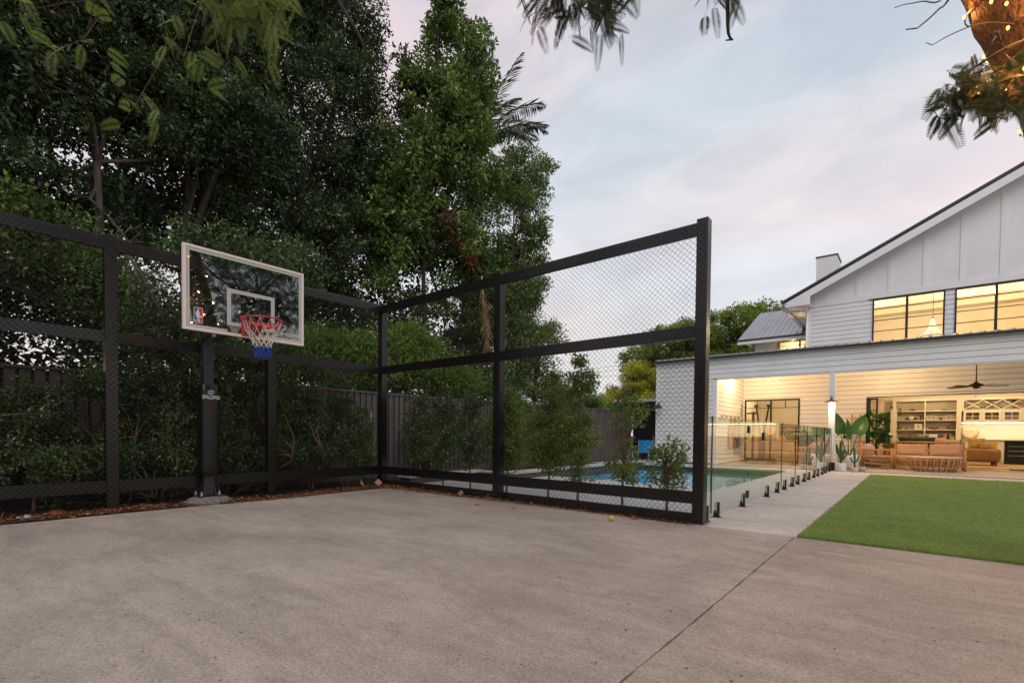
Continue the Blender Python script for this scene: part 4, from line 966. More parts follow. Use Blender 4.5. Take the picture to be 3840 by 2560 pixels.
for i in range(4):
    x = -0.77+0.545*i; D_ = MB().box(x, x+0.535, 26.90, 26.925, 0.12, 0.915).box(x, x+0.06, 26.893, 26.90, .12, .915).box(x+.475, x+.535, 26.893, 26.90, .12, .915).box(x+.06, x+.475, 26.893, 26.90, .855, .915).box(x+.06, x+.475, 26.893, 26.90, .12, .18).build('cupboard_door', m_joinery, T)
    MB().blob((x+(.5 if i % 2 == 0 else .035), 26.875, 0.86), .016, .016, .016, 8, 6).build('knob', m_blackframe, D_)
MB().box(-0.77, 1.41, 26.93, 27.39, 0.03, 0.92).build('base_carcass', m_joinery, T)
T = thing('bar_cabinet', 'cream bar joinery with crossed wine rack, glazed cupboards and lit splashback', 'cabinet', (2.6, 27.1, 0.03))
MB().box(1.445, 5.6, 27.40, 27.44, 0.98, 1.65).build('splashback_tiles', pbr('splash_tile', (0.80, 0.77, 0.68), 0.3, var=0.03, scale=30, bump=0.15, bscale=12, stretch=(1, 1, 3)), T)
b = MB().box(1.445, 5.6, 27.0, 27.40, 2.13, 2.17).box(1.445, 5.6, 27.0, 27.40, 2.56, 2.66).box(1.445, 1.50, 27.0, 27.40, 2.17, 2.56).box(1.445, 5.6, 27.0, 27.40, 1.645, 1.675)
b.build('carcass', m_joinery, T)
MB().box(1.5, 5.6, 27.38, 27.399, 1.675, 2.56).build('back_panel', m_joinback, T)
b = MB(); x = 1.50; st = 0.555
while x < 5.3:
    b.bar((x, 27.03, 2.175), (x+st/1.0, 27.03, 2.555), 0.03, 0.03, (0, 1, 0)); b.bar((x, 27.045, 2.555), (x+st, 27.045, 2.175), 0.03, 0.03, (0, 1, 0)); x += st
b.build('wine_lattice', m_joinery, T)
x = 1.50; i = 0
while x < 5.2:
    b = MB(); wd = 0.545; z0, z1 = 1.68, 2.125; f_ = 0.075
    b.box(x, x+f_, 26.98, 27.0, z0, z1).box(x+wd-f_, x+wd, 26.98, 27.0, z0, z1).box(x+f_, x+wd-f_, 26.98, 27.0, z0, z0+f_).box(x+f_, x+wd-f_, 26.98, 27.0, z1-f_, z1)
    b.box(x+wd/2-.008, x+wd/2+.008, 26.982, 26.998, z0+f_, z1-f_).box(x+f_, x+wd-f_, 26.983, 26.997, (z0+z1)/2-.008, (z0+z1)/2+.008)
    D_ = b.build('glazed_door', m_joinery, T); MB().box(x+f_, x+wd-f_, 26.989, 26.992, z0+f_, z1-f_).build('pane', m_winglass, D_)
    MB().blob((x+(.51 if i % 2 == 0 else .035), 26.965, z0+.03), .013, .013, .013, 8, 6).build('knob', m_blackframe, D_)
    x += 0.555; i += 1
MB().box(1.46, 5.6, 27.05, 27.08, 1.632, 1.644).build('led_strip', emit('led_warm', (1.0, 0.86, 0.62), 10), T)
lamp('strip_light', 'AREA', (3.5, 27.12, 1.63), 9, (1.0, 0.80, 0.52), T, rot=(R(12), 0, 0), sx=4.2, sy=0.06)
MB().box(1.445, 5.6, 26.84, 27.399, 0.945, 0.98).build('bench_top', pbr('stone_top', (0.66, 0.62, 0.54), 0.25), T)
b = MB().box(1.45, 2.70, 26.93, 27.39, 0.03, 0.94).box(3.38, 5.6, 26.93, 27.39, 0.03, 0.94); b.build('base_carcass', m_joinery, T)
for i, x in enumerate((1.46, 2.08, 3.40, 4.0, 4.6)):
    D_ = MB().box(x, x+.60, 26.90, 26.925, .12, .935).box(x, x+.06, 26.893, 26.90, .12, .935).box(x+.54, x+.6, 26.893, 26.90, .12, .935).box(x+.06, x+.54, 26.893, 26.90, .875, .935).box(x+.06, x+.54, 26.893, 26.90, .12, .18).build('cupboard_door', m_joinery, T)
    MB().blob((x+(.56 if i % 2 == 0 else .04), 26.875, .88), .016, .016, .016, 8, 6).build('knob', m_blackframe, D_)
T = thing('wine_fridge', 'black glass-door wine fridge built under the bar bench', 'fridge', (3.04, 26.9, 0.03))
MB().box(2.72, 3.36, 26.92, 27.38, 0.04, 0.93).build('cabinet', m_blackframe, T)
MB().box(2.74, 3.34, 26.885, 26.915, 0.10, 0.92).build('door', pbr('fridge_glass', (0.01, 0.012, 0.01), 0.08), T)
for z in (0.36, 0.54, 0.72): MB().box(2.79, 3.30, 26.878, 26.884, z-.006, z+.006).build('shelf', pbr('wire_shelf', (0.4, 0.38, 0.33), 0.4), T)
# wine bottles in the lattice
m_bottle = pbr('bottle_dark', (0.015, 0.012, 0.012), 0.15); m_capf = pbr('bottle_cap', (0.65, 0.58, 0.45), 0.5)
wb = [(1.78, 2.425, 1), (2.02, 2.25, 0), (2.13, 2.25, 0), (2.285, 2.445, 0), (2.355, 2.40, 0), (2.545, 2.30, 1), (2.62, 2.245, 1), (2.90, 2.44, 0), (2.96, 2.49, 0), (3.10, 2.27, 1), (3.17, 2.22, 1), (3.25, 2.275, 1), (3.44, 2.43, 0)]
for i, (x, z, lt) in enumerate(wb):
    o = thing('wine_bottle', f'{"foil-capped" if lt else "dark"} wine bottle lying in the crossed rack, number {i+1} from the left', 'bottle', (x, 27.05, z), group='wine bottles in the rack')
    o['label'] = ['leftmost foil-capped wine bottle, alone in the crossed rack', 'dark wine bottle, left of the first pair low in the rack', 'dark wine bottle, right of the first pair low in the rack', 'upper dark wine bottle in the second cross', 'lower dark wine bottle in the second cross',
                  'upper pale-capped bottle of the second low pair', 'lower pale-capped bottle of the second low pair', 'lower dark bottle of the third cross', 'upper dark bottle of the third cross', 'left bottle of the low group of three', 'bottom bottle of the low group of three', 'right bottle of the low group of three', 'rightmost dark wine bottle in the rack'][i]
    b = MB().lathe((0, 0, 0), [(0.0, 0), (0.012, 0.002), (0.014, 0.07), (0.037, 0.12), (0.038, 0.29), (0.0, 0.295)], 12); b.v = [(p[0], p[2]-.05, p[1]) for p in b.v]; b.build('bottle_body', m_bottle, o, local=True)
    b = MB().lathe((0, 0, 0), [(0.0, -0.003), (0.022, -0.002), (0.022, 0.03), (0, 0.031)], 10); b.v = [(p[0], p[2]-.05, p[1]) for p in b.v]; b.build('bottle_cap', m_capf if lt else m_bottle, o, local=True)
# things on the shelves (y ~27.1)
def sh(name, label, cat, x, z, mats, fn, ry=0):
    o = thing(name, label, cat, (x, 27.12, z)); fn(o); return o
m_dk = pbr('dark_wood', (0.045, 0.02, 0.014), 0.45); m_brn = pbr('brown_carved', (0.12, 0.045, 0.02), 0.6, var=0.3, scale=30); m_wht = pbr('white_face', (0.7, 0.68, 0.62), 0.5)
m_photo = pbr('photo_print', (0.04, 0.04, 0.04), 0.5, col2=(0.55, 0.50, 0.44), scale=26)
def L_(mb, nm, mat, o): return mb.build(nm, mat, o, local=True)
o = thing('mantel_clock', 'dark wooden mantel clock with white dial on the second shelf', 'clock', (-0.14, 27.10, 1.766))
b = MB(); pts = [(-.21, 0), (.21, 0), (.21, .10), (.13, .115)]+[(.11*math.cos(R(a)), .10+.12*math.sin(R(a))) for a in range(15, 170, 20)]+[(-.13, .115), (-.21, .10)]
L_(b.prism(pts, 1, 0, .09), 'case', m_dk, o)
b = MB().lathe((0, 0, 0), [(0.0, 0), (.085, 0), (.085, .012), (.075, .014), (0, .014)], 20); b.v = [(p[0], -p[2], p[1]+.115) for p in b.v]; L_(b, 'dial', m_wht, o)
b = MB().bar((0, -.018, .115), (-.035, -.018, .155), .008).bar((0, -.018, .115), (.02, -.018, .16), .008).lathe((0,0,0), [(.055,0),(.066,0),(.066,.004),(.055,.004)], 20); L_(b, 'hands', m_dk, o)
def vase(label, x, z, prof, mat, n=14):
    o = thing('vase', label, 'vase', (x, 27.14, z)); L_(MB().lathe((0, 0, 0), prof, n), 'vase_body', mat, o); return o
vase('small dark ridged urn at the left of the third shelf', -0.55, 1.371, [(.05, 0), (.085, .03), (.09, .07), (.045, .11), (.03, .125), (.055, .17), (.05, .18), (0, .18)], m_brn)
vase('tall brown lidded canister right of the mantel clock', 0.22, 1.766, [(.07, 0), (.075, .02), (.075, .13), (.05, .16), (.028, .19), (.03, .23), (0, .25)], m_dk)
vase('round smoky glass bottle vase at the right of the third shelf', 1.13, 1.371, [(.07, 0), (.13, .05), (.14, .10), (.09, .17), (.035, .20), (.04, .245), (.055, .26), (0, .262)], pbr('smoky', (0.10, 0.085, 0.06), 0.15))
for lb_, x, z, r_, m_ in (('round brown half-disc ornament on the top shelf', -0.10, 2.156, .10, m_brn), ('small black half-disc ornament on the third shelf', -0.29, 1.371, .06, m_dk)):
    o = thing('ornament', lb_, 'ornament', (x, 27.12, z)); L_(MB().prism([(r_*math.cos(R(a)), r_*math.sin(R(a))) for a in range(0, 181, 15)], 1, 0, .06), 'body', m_, o)
o = thing('ornament', 'tan U-shaped wooden block beside the half-disc on the top shelf', 'ornament', (0.13, 27.12, 2.156)); L_(MB().box(-.07, -.025, 0, .05, 0, .09).box(.025, .07, 0, .05, 0, .09).box(-.0249, .0249, 0, .05, 0, .035), 'body', m_rattan, o)
def frame(label, x, z, w_, h_, rim, m_r=m_wht, matw=.03):
    o = thing('photo_frame', label, 'photo frame', (x, 27.12, z)); Mr = Matrix.Rotation(R(-10), 3, 'X')
    b = MB().box(-w_/2, w_/2, 0, .015, 0, h_); b.v = [tuple(Mr @ Vector(p)) for p in b.v]; L_(b, 'rim', m_r, o)
    b = MB().box(-w_/2+rim, w_/2-rim, -.003, -.0005, rim, h_-rim); b.v = [tuple(Mr @ Vector(p)) for p in b.v]; L_(b, 'mount', m_wht, o)
    b = MB().box(-w_/2+rim+matw, w_/2-rim-matw, -.006, -.0035, rim+matw, h_-rim-matw); b.v = [tuple(Mr @ Vector(p)) for p in b.v]; L_(b, 'photo', m_photo, o)
frame('thin black framed group photo on the left of the second shelf right half', 0.52, 1.766, .31, .20, .008, m_dk, .015)
frame('thin black framed photo on the right of the second shelf right half', 1.12, 1.766, .31, .20, .008, m_dk, .015)
frame('white framed portrait photo on the third shelf', 0.10, 1.371, .25, .24, .03, m_wht, .05)
frame('large white framed photo on the bottom shelf', 0.53, 0.976, .38, .20, .02, m_wht, .07)
o = thing('ornament', 'small dark green cactus ornament between the two black framed photos', 'ornament', (.81, 27.12, 1.766)); L_(MB().lathe((0, 0, 0), [(.035, 0), (.04, .05), (.03, .10), (0, .12)], 10), 'body', pbr('ornament_green', (0.02, 0.06, 0.02), 0.6), o)
o = thing('bowl', 'long brown wooden bowl with a hanging tassel on the third shelf', 'bowl', (.60, 27.14, 1.371)); L_(MB().lathe((0, 0, 0), [(.06, 0), (.15, .04), (.22, .09), (.20, .09), (.12, .05), (0, .03)], 20, sy=.4), 'bowl_body', m_brn, o)
L_(MB().tube([(.03, -.12, .09), (.03, -.13, .02), (.035, -.13, -.12)], .009, 6), 'tassel', m_rattan, o)
o = thing('book_stack', 'flat stack of pale and dark books on the top shelf', 'books', (.80, 27.12, 2.156))
L_(MB().box(-.20, .05, 0, .18, 0, .028), 'lower_book', m_wht, o); L_(MB().box(-.02, .18, .01, .17, .029, .06), 'upper_book', pbr('book_navy', (0.03, 0.035, 0.06), 0.5), o); L_(MB().box(-.16, .03, .02, .16, .0285, .05), 'middle_book', m_joinback, o)
x = 0.90
for i, (c_, lb_, h_, w_) in enumerate((((0.45, 0.08, 0.09), 'pink-red book, leftmost of the row on the bottom shelf', .20, .03), ((0.5, 0.12, 0.10), 'red book, second in the row on the bottom shelf', .215, .04), ((0.62, 0.58, 0.5), 'white book between red and black books', .21, .025), ((0.02, 0.02, 0.02), 'black book, left of the two black books', .215, .04), ((0.03, 0.03, 0.035), 'thick black book, right of the two black books', .21, .045), ((0.45, 0.42, 0.38), 'grey book right of the black books', .205, .03))):
    o = thing('book', lb_, 'book', (x, 27.10, .976), group='upright books on the bottom shelf'); L_(MB().box(0, w_, 0, .15, 0, h_), 'cover', pbr(f'book{i}', c_, 0.5), o); x += w_+.004
for lb_, x, c_ in (('blue and orange house-shaped bookend left of the books', .78, (0.03, 0.13, 0.30)), ('mustard yellow half-round bookend right of the books', 1.17, (0.55, 0.33, 0.06))):
    o = thing('bookend', lb_, 'bookend', (x, 27.10, .976)); L_(MB().prism([(.09*math.cos(R(a)), .12*math.sin(R(a))) for a in range(0, 181, 20)], 1, 0, .10), 'body', pbr('be'+str(x), c_, 0.6), o)
o = thing('cross_ornament', 'small patterned cross standing on the bottom shelf', 'ornament', (-.14, 27.12, .976)); mm = pbr('cross_mix', (0.05, 0.03, 0.10), 0.6, col2=(0.45, 0.05, 0.10), scale=18)
L_(MB().box(-.02, .02, 0, .03, 0, .22).box(-.10, -.0201, 0, .03, .12, .16).box(.0201, .10, 0, .03, .12, .16).box(-.055, -.021, .001, .029, .0, .08), 'body', mm, o)
o = thing('wooden_box', 'flat reddish wooden box on the bottom shelf', 'box', (.14, 27.12, .976)); L_(MB().box(-.15, .13, 0, .12, 0, .075), 'box_body', m_brn, o); L_(MB().box(-.155, .135, -.005, .125, .0755, .09), 'lid', m_brn, o)
m_ivy = leafmat('ivy', (0.02, 0.07, 0.012), (0.05, 0.13, 0.02), 0.5, 0.2)
o = thing('potted_plant', 'small trailing plant in a white pot at the left of the top shelf', 'plant', (-.55, 27.12, 2.156)); L_(MB().lathe((0, 0, 0), [(.04, 0), (.055, .10), (0, .10)], 12), 'pot', m_wht, o)
rg = np.random.default_rng(4); n = 160; t_ = rg.random(n); P = np.stack([-.55+.03*rg.normal(size=n)+.05*t_*(rg.random(n) < .7), 27.02+.02*rg.normal(size=n), 2.156+.16-.36*t_**1.3], 1)
leaf_obj('leaves', P, rg.normal(size=(n, 3))-[0, 0, .5], rg.normal(size=(n, 3))+[0, -1, 0], np.full(n, .035), np.full(n, .02), m_ivy, o)
o = thing('decorative_plate', 'large pale round shell plate leaning against the lit splashback', 'plate', (1.72, 27.30, .98)); b = MB().lathe((0, 0, 0), [(0.0, 0), (.15, .01), (.26, .04), (.27, .045), (.15, .02), (0, .012)], 24); b.v = [(p[0], -p[2]+p[1]*.12, p[1]*.95+.26) for p in b.v]; L_(b, 'plate_body', pbr('plate_cream', (0.72, 0.55, 0.38), 0.5), o)
# curtain
T = thing('curtain', 'sheer cream curtain gathered inside the left of the wide opening', 'curtain', (-1.04, 21.45, .05))
b = MB(); n = 60; vs = []
for i in range(n+1):
    t_ = i/n; x = -1.24+0.38*t_; y = 21.47+.03*math.sin(t_*40)+.008*math.sin(t_*93)
    vs += [(x, y, .05), (x+.005*math.sin(t_*20), y, 2.50)]
b.add(vs, [(2*i, 2*i+2, 2*i+3, 2*i+1) for i in range(n)], True).build('fabric', leafmat('sheer', (0.72, 0.66, 0.55), (0.72, 0.66, 0.55), 0.9, 0.5), T)
MB().tube([(-1.32, 21.47, 2.53), (3, 21.47, 2.53)], .012, 6).build('curtain_rod', m_blackframe, T)
# leather sofa inside
T = thing('leather_sofa', 'long low tan leather sofa with rounded end inside the living room', 'sofa', (1.0, 24.7, .03))
b = MB()
b.blob((1.75, 24.75, 0.42), 0.64, 0.47, 0.25, 28, 14, 0.35).blob((0.2, 24.75, 0.40), 1.15, 0.47, 0.20, 28, 12, 0.3)
b.build('seat_base', m_leather, T)
MB().blob((0.2, 25.15, 0.66), 1.2, 0.14, 0.16, 24, 12, 0.4).build('backrest', m_leather, T)
for x in (-0.7, 1.30, 2.22):
    for y in (24.40, 25.05): MB().box(x-.05, x+.05, y-.04, y+.04, .03, .19).build('leg', m_brn, T)
def cushion(label, c, sx, sy, sz, rx, rz, mat, cat='cushion'):
    o = thing('cushion', label, cat, c); M = Matrix.Rotation(rz, 3, 'Z') @ Matrix.Rotation(rx, 3, 'X')
    b = MB(); nu = 13; vs = []
    for sgn in (1, -1):
        for i in range(nu):
            for j in range(nu):
                u = -1+2*i/(nu-1); v = -1+2*j/(nu-1); h_ = ((1-u**4)*(1-v**4))**.5; pinch = 1-.09*(1-abs(u))*(abs(v)) ; p2 = 1-.09*(1-abs(v))*abs(u)
                vs.append(M @ Vector((u*sx/2*p2, sgn*h_*sy/2, v*sz/2*pinch)))
    fs = []; q = nu*nu
    for i in range(nu-1):
        for j in range(nu-1):
            a = i*nu+j; fs += [(a, a+nu, a+nu+1, a+1), (q+a, q+a+1, q+a+nu+1, q+a+nu)]
    b.add(vs, fs, True).build('cushion_cover', mat, o, local=True); return o
cushion('mustard velvet cushion standing on the leather sofa arm, left of two', (1.74, 24.6, .83), .50, .16, .42, R(-20), R(10), m_mustard)
cushion('mustard velvet cushion lying lower on the leather sofa arm, right of two', (2.06, 24.55, .75), .46, .15, .34, R(-35), R(-12), m_mustard)
cushion('tan round-edged cushion in front of the mustard cushions', (1.95, 24.45, .72), .36, .14, .24, R(-30), R(0), m_leather)
cushion('wide dark green cushion seen above the cane sofa back', (0.05, 24.85, .88), 1.15, .18, .34, R(-8), 0, pbr('green_velvet', (0.02, 0.035, 0.008), 0.8, var=.2))
cushion('cream cushion right of the dark green cushion', (0.72, 24.95, .86), .42, .16, .34, R(-8), R(8), m_cush)
cushion('black and white striped cushion behind the dark green cushion', (0.22, 25.12, .98), .42, .12, .36, R(10), R(6), pbr('stripe', (0.02, 0.02, 0.02), 0.8, col2=(0.6, 0.56, 0.5), scale=6, stretch=(8, 1, 1)))
MB_r = MB().box(0.9, 4.2, 22.6, 25.9, .031, .042); o = MB_r.build('rug', pbr('rug_sand', (0.46, 0.33, 0.18), 0.95, var=.15, scale=40)); tag(o, 'flat sand coloured rug under the leather sofa', 'rug')
o = MB().box(2.35, 4.5, 21.75, 22.2, .031, .05).build('door_mat', pbr('mat_brown', (0.10, 0.055, 0.03), 0.95)); tag(o, 'dark brown mat just inside the wide opening', 'mat')

# ================================================================== veranda furniture
# cane sofa
T = thing('cane_sofa', 'long cane sofa with peach cushions in front of the wide opening', 'sofa', (0.3, 20.4, .02))
x0, x1, y0, y1 = -0.50, 1.18, 19.98, 20.78
for x, y, zt in ((x0, y0, .66), (x1, y0+.02, .66), (x0, y1, .88), (x1, y1, .88)):
    MB().tube([(x, y, .02), (x, y, zt)], .035, 10).build('leg', m_rattan, T)
b = MB()
for z in (.16, .30): b.tube([(x0, y0, z), (x1, y0, z)], .02, 8).tube([(x0, y1, z), (x1, y1, z)], .02, 8)
for y in (y0, y1-.0): b.tube([(x0, y, .235), (x1, y, .235)], .013, 6)
for x in (x0, x1): b.tube([(x, y0, .30), (x, y1, .30)], .02, 8)
for i in range(9): x = x0+.2*i+.05; b.tube([(x, y0, .16), (x, y0, .30)], .012, 6)
b.tube([(x0, y1, .88), (x1, y1, .88)], .025, 8).tube([(x0, y1, .60), (x1, y1, .60)], .02, 8).tube([(x1, y0, .62), (x1, y1, .62)], .025, 8)
for i in range(12): x = x0+.15*i; b.tube([(x, y1, .60), (x, y1, .88)], .01, 6)
b.build('cane_frame', m_rattan, T)
MB().blob(((x0+x1)/2, 20.35, .38), .83, .38, .085, 32, 10, .25).build('seat_cushion', m_cush, T)
for i, c_ in enumerate((-.06, .76)):
    b = MB(); nu = 15; vs = []; M = Matrix.Rotation(R(-12), 3, 'X')
    for sgn in (1, -1):
        for i_ in range(nu):
            for j in range(nu):
                u = -1+2*i_/(nu-1); v = -1+2*j/(nu-1); h_ = ((1-u**6)*(1-v**6))**.5
                p = M @ Vector((u*.40*(1-.03*abs(v)), sgn*h_*.09, v*.19*(1-.05*(1-abs(u))))); vs.append(p+Vector((c_, 20.60, .64)))
    fs = []; q = nu*nu
    for i_ in range(nu-1):
        for j in range(nu-1): a = i_*nu+j; fs += [(a, a+nu, a+nu+1, a+1), (q+a, q+a+1, q+a+nu+1, q+a+nu)]
    b.add(vs, fs, True).build('back_cushion', m_cush, T)
# cane armchair at the left, its open side towards us
T = thing('cane_armchair', 'cane armchair end with spindled side rail, left of the cane sofa', 'armchair', (-0.95, 20.1, .02))
x0, x1, y0, y1 = -1.36, -0.56, 19.74, 20.5
for x, y, zt in ((x0, y0, .86), (x1, y0, .66), (x0, y1, .86), (x1, y1, .66)): MB().tube([(x, y, .02), (x, y, zt)], .036, 10).build('leg', m_rattan, T)
b = MB()
for z in (.62, .40, .17): b.tube([(x0, y0, z), (x1, y0, z)], .022, 8).tube([(x0, y1, z), (x1, y1, z)], .022, 8)
for i in range(1, 6): x = x0+.135*i; b.tube([(x, y0, .40), (x, y0, .62)], .012, 6).tube([(x, y1, .40), (x, y1, .62)], .012, 6)
for i in range(1, 5): x = x0+.17*i; b.tube([(x, y0, .17), (x, y0, .40)], .012, 6)
b.tube([(x0, y0, .86), (x0, y1, .86)], .022, 8).tube([(x0, y0, .34), (x0, y1, .34)], .02, 8).tube([(x1, y0, .30), (x1, y1, .30)], .02, 8)
b.build('cane_frame', m_rattan, T)
MB().blob(((x0+x1)/2+.02, (y0+y1)/2, .36), .37, .34, .08, 28, 10, .3).build('seat_cushion', m_cush, T)
o = thing('round_pillow', 'round pale pink gathered pillow standing on the cane armchair', 'cushion', (-1.20, 20.0, .62)); b = MB(); M = Matrix.Rotation(R(20), 3, 'Y')
b.blob((0, 0, 0), .19, .11, .20, 24, 14, .9, M); L_(b, 'pillow_cover', pbr('pink_linen', (0.62, 0.45, 0.38), .9, bump=.8, bscale=25), o); L_(MB().blob((0, -.108, 0), .02, .01, .02, 8, 6), 'button', m_cush, o)
# cane coffee table
T = thing('coffee_table', 'oval basket-like cane coffee table in front of the sofa', 'coffee table', (0.45, 19.3, .02))
ctx, cty = 0.445, 19.32
b = MB(); N_ = 24
ell = lambda a, rx_, ry_, z: (ctx+rx_*math.cos(a), cty+ry_*math.sin(a), z)
for i in range(N_):
    a = 2*PI*i/N_; b.tube([ell(a, .60, .36, .425), ell(a, .61, .365, .30), ell(a, .56, .33, .14), ell(a, .44, .25, .035)], .019, 6)
b.build('cane_staves', pbr('table_cane', (0.50, 0.27, 0.11), .5, var=.2, scale=20), T)
for nm, rx_, ry_, z, r_ in (('top_hoop', .60, .36, .435, .02), ('bottom_hoop', .44, .25, .035, .016), ('middle_hoop', .57, .335, .15, .012)):
    MB().tube([ell(2*PI*i/36, rx_, ry_, z) for i in range(37)], r_, 6, cap=False).build(nm, m_cane2, T)
MB().lathe((ctx, cty, 0), [(0, .438), (.60, .438), (.60, .452), (0, .452)], 36, False, 1, .60).build('table_top', m_rattan, T)
# ceiling fan
T = thing('ceiling_fan', 'dark bronze five-blade ceiling fan hanging on a long rod under the veranda', 'ceiling fan', (1.335, 19.5, 3.42))
m_br = pbr('bronze', (0.03, 0.017, 0.011), .4, metal=.4); fx, fy, fz = 1.335, 19.5, 2.56
MB().tube([(fx, fy, 3.42), (fx, fy, 2.66)], .014, 8).lathe((fx, fy, 3.35), [(.03, 0), (.07, .05), (.07, .068), (0, .069)], 14).build('rod', m_br, T)
MB().lathe((fx, fy, fz-.10), [(0, 0), (.06, .005), (.075, .03), (.06, .05), (.11, .065), (.165, .10), (.155, .13), (.08, .155), (.04, .19), (.02, .22)], 22).build('motor', m_br, T)
for k in range(5):
    a = R(8+72*k); c_, s_ = math.cos(a), math.sin(a); M = Matrix.Rotation(a, 3, 'Z') @ Matrix.Rotation(R(12), 3, 'X'); b = MB()
    ol = [(.20, -.045), (.62, -.075), (.68, -.06), (.69, 0), (.68, .06), (.62, .075), (.20, .045)]
    vs = [M @ Vector((x, y, z)) + Vector((fx, fy, fz-.03)) for z in (-.004, .004) for x, y in ol]; nn = len(ol)
    b.add(vs, [tuple(range(nn)), tuple(range(2*nn-1, nn-1, -1))]+[(i, (i+1) % nn, (i+1) % nn+nn, i+nn) for i in range(nn)])
    b.bar((fx+.10*c_, fy+.10*s_, fz-.03), (fx+.24*c_, fy+.24*s_, fz-.03), .03, .012); b.build('blade', m_br, T)
MB().tube([(fx, fy, fz-.10), (fx, fy, fz-.32)], .0025, 5).blob((fx, fy, fz-.335), .010, .010, .018, 8, 6).build('pull_chain', m_br, T)
# ladder / towel rack, switch
T = thing('towel_ladder', 'pale timber towel ladder leaning on the veranda wall behind the pots', 'ladder', (-1.62, 21.05, .02)); b = MB()
for x in (-1.735, -1.50): b.bar((x, 20.85, .02), (x, 21.15, 1.84), .04, .03)
b.build('side_rails', m_rattan, T)
for z in (.4, .85, 1.3, 1.7): MB().bar((-1.715, 20.85+.165*z, z), (-1.52, 20.85+.165*z, z), .025).build('rung', m_rattan, T)
for x, z, h_, lb_ in ((-2.13, 1.22, .14, 'small black box on the veranda wall right of the white post'), (-1.98, .98, .11, 'lower small black box on the veranda wall beside the white post')):
    o = MB().box(x-.045+.03, x+.045+.03, YW-.06, YW-.02, z, z+h_).build('wall_socket', m_blackframe); tag(o, lb_, 'socket')
# planters
T = thing('potted_plant', 'giant-leafed plant in a large pale round planter beside the veranda post', 'plant', (-1.60, 18.45, .02))
MB().lathe((-1.60, 18.45, .02), [(.20, 0), (.27, .08), (.315, .42), (.30, .45), (.27, .43), (0, .40)], 28).build('planter', m_pot, T)
m_alo = leafmat('alocasia_leaf', (0.03, 0.115, 0.022), (0.045, 0.14, 0.022), 0.30, 0.3)
def bigleaf(base, tip_dir, face, Ln, Wd, mat, T, nm='leaf', lobe=0.25, rib=9):
    d = Vector(tip_dir).normalized(); f = Vector(face); s_ = d.cross(f).normalized(); f = s_.cross(d); B = Vector(base); vs = []; n = 14; m = 7; fs = []
    for i in range(n+1):
        t = i/n; w_ = Wd*0.5*(math.sin(PI*min(1, (t*.92+.13))**.82)**.75 if t < 1 else 0)
        w_ *= 1+.035*math.sin(t*46)
        if t < .1: w_ = Wd*.5*(.55+.8*t*3)
        for j in range(-m, m+1):
            u = j/m; back = -lobe*Ln*max(0, (.35-t))*abs(u)**1.3*1.1
            p = B+d*(t*Ln+back)+s_*(u*w_)+f*(.10*Wd*abs(u)**1.5+.012*Ln*math.sin(abs(u)*3+t*rib*2*PI)*abs(u)-.16*Ln*t*t); vs.append(p)
    k = 2*m+1
    for i in range(n):
        for j in range(k-1): a = i*k+j; fs.append((a, a+1, a+k+1, a+k))
    return MB().add(vs, fs, True).build(nm, mat, T)
for base, d, f, Ln, Wd, st0 in (((-1.81, 18.5, 1.13), (-.16, 0, 1), (.5, -1, .1), .70, .35, (-1.62, 18.45, .42)), ((-1.60, 18.38, .98), (.02, -.05, 1), (1.5, -1, .0), .64, .28, (-1.59, 18.45, .42)), ((-1.37, 18.45, 1.12), (.26, .1, 1), (-.25, -1, .15), .66, .45, (-1.56, 18.45, .42))):
    b0 = Vector(base); s0 = Vector(st0); dn = Vector(d).normalized()
    MB().tube([s0, s0.lerp(b0, .5)+Vector((0, 0, -.05)), b0+dn*0.05], [.026, .018, .010], 8).build('stalk', pbr('stalk_green', (0.06, 0.11, 0.02), .4), T)
    bigleaf(base, d, f, Ln, Wd, m_alo, T)
m_cac = pbr('cactus_green', (0.045, 0.11, 0.035), .5, var=.2, scale=12, bump=.3)
def cactus(T, segs, mat=m_cac):
    for pts, r_ in segs:
        n = len(pts); b = MB(); b.tube(pts, [r_*(.75 if i == 0 else (.5 if i == n-1 else 1)) for i in range(n)], 10)
        ct = [Vector(p) for p in pts]; b.v = [tuple(v) for v in b.v]; b.build('stem', mat, T)
T = thing('potted_cactus', 'branching cactus in a wide white pot next to the veranda post', 'cactus', (-1.69, 17.50, .0)); cx, cyy = -1.69, 17.50
MB().lathe((cx, cyy, 0), [(.135, 0), (.14, .01), (.14, .255), (.128, .258), (.12, .23), (0, .23)], 26).build('pot', m_pot, T)
cactus(T, [([(cx, cyy, .22), (cx, cyy, .5), (cx-.01, cyy, .85), (cx-.01, cyy, .93)], .042), ([(cx-.02, cyy, .45), (cx-.09, cyy, .55), (cx-.115, cyy, .75), (cx-.12, cyy, .84)], .033), ([(cx, cyy, .34), (cx+.08, cyy, .40), (cx+.13, cyy+.02, .52), (cx+.15, cyy+.02, .60)], .03), ([(cx+.02, cyy+.04, .4), (cx+.07, cyy+.05, .6), (cx+.075, cyy+.05, .76)], .033), ([(cx-.03, cyy-.04, .4), (cx-.06, cyy-.06, .55), (cx-.05, cyy-.06, .70)], .032)])
T = thing('potted_cactus', 'small upright cactus in a speckled pink pot', 'cactus', (-1.35, 17.62, 0)); cx, cyy = -1.355, 17.62
MB().lathe((cx, cyy, 0), [(.075, 0), (.085, .02), (.085, .135), (.075, .137), (0, .12)], 22).build('pot', m_potp, T)
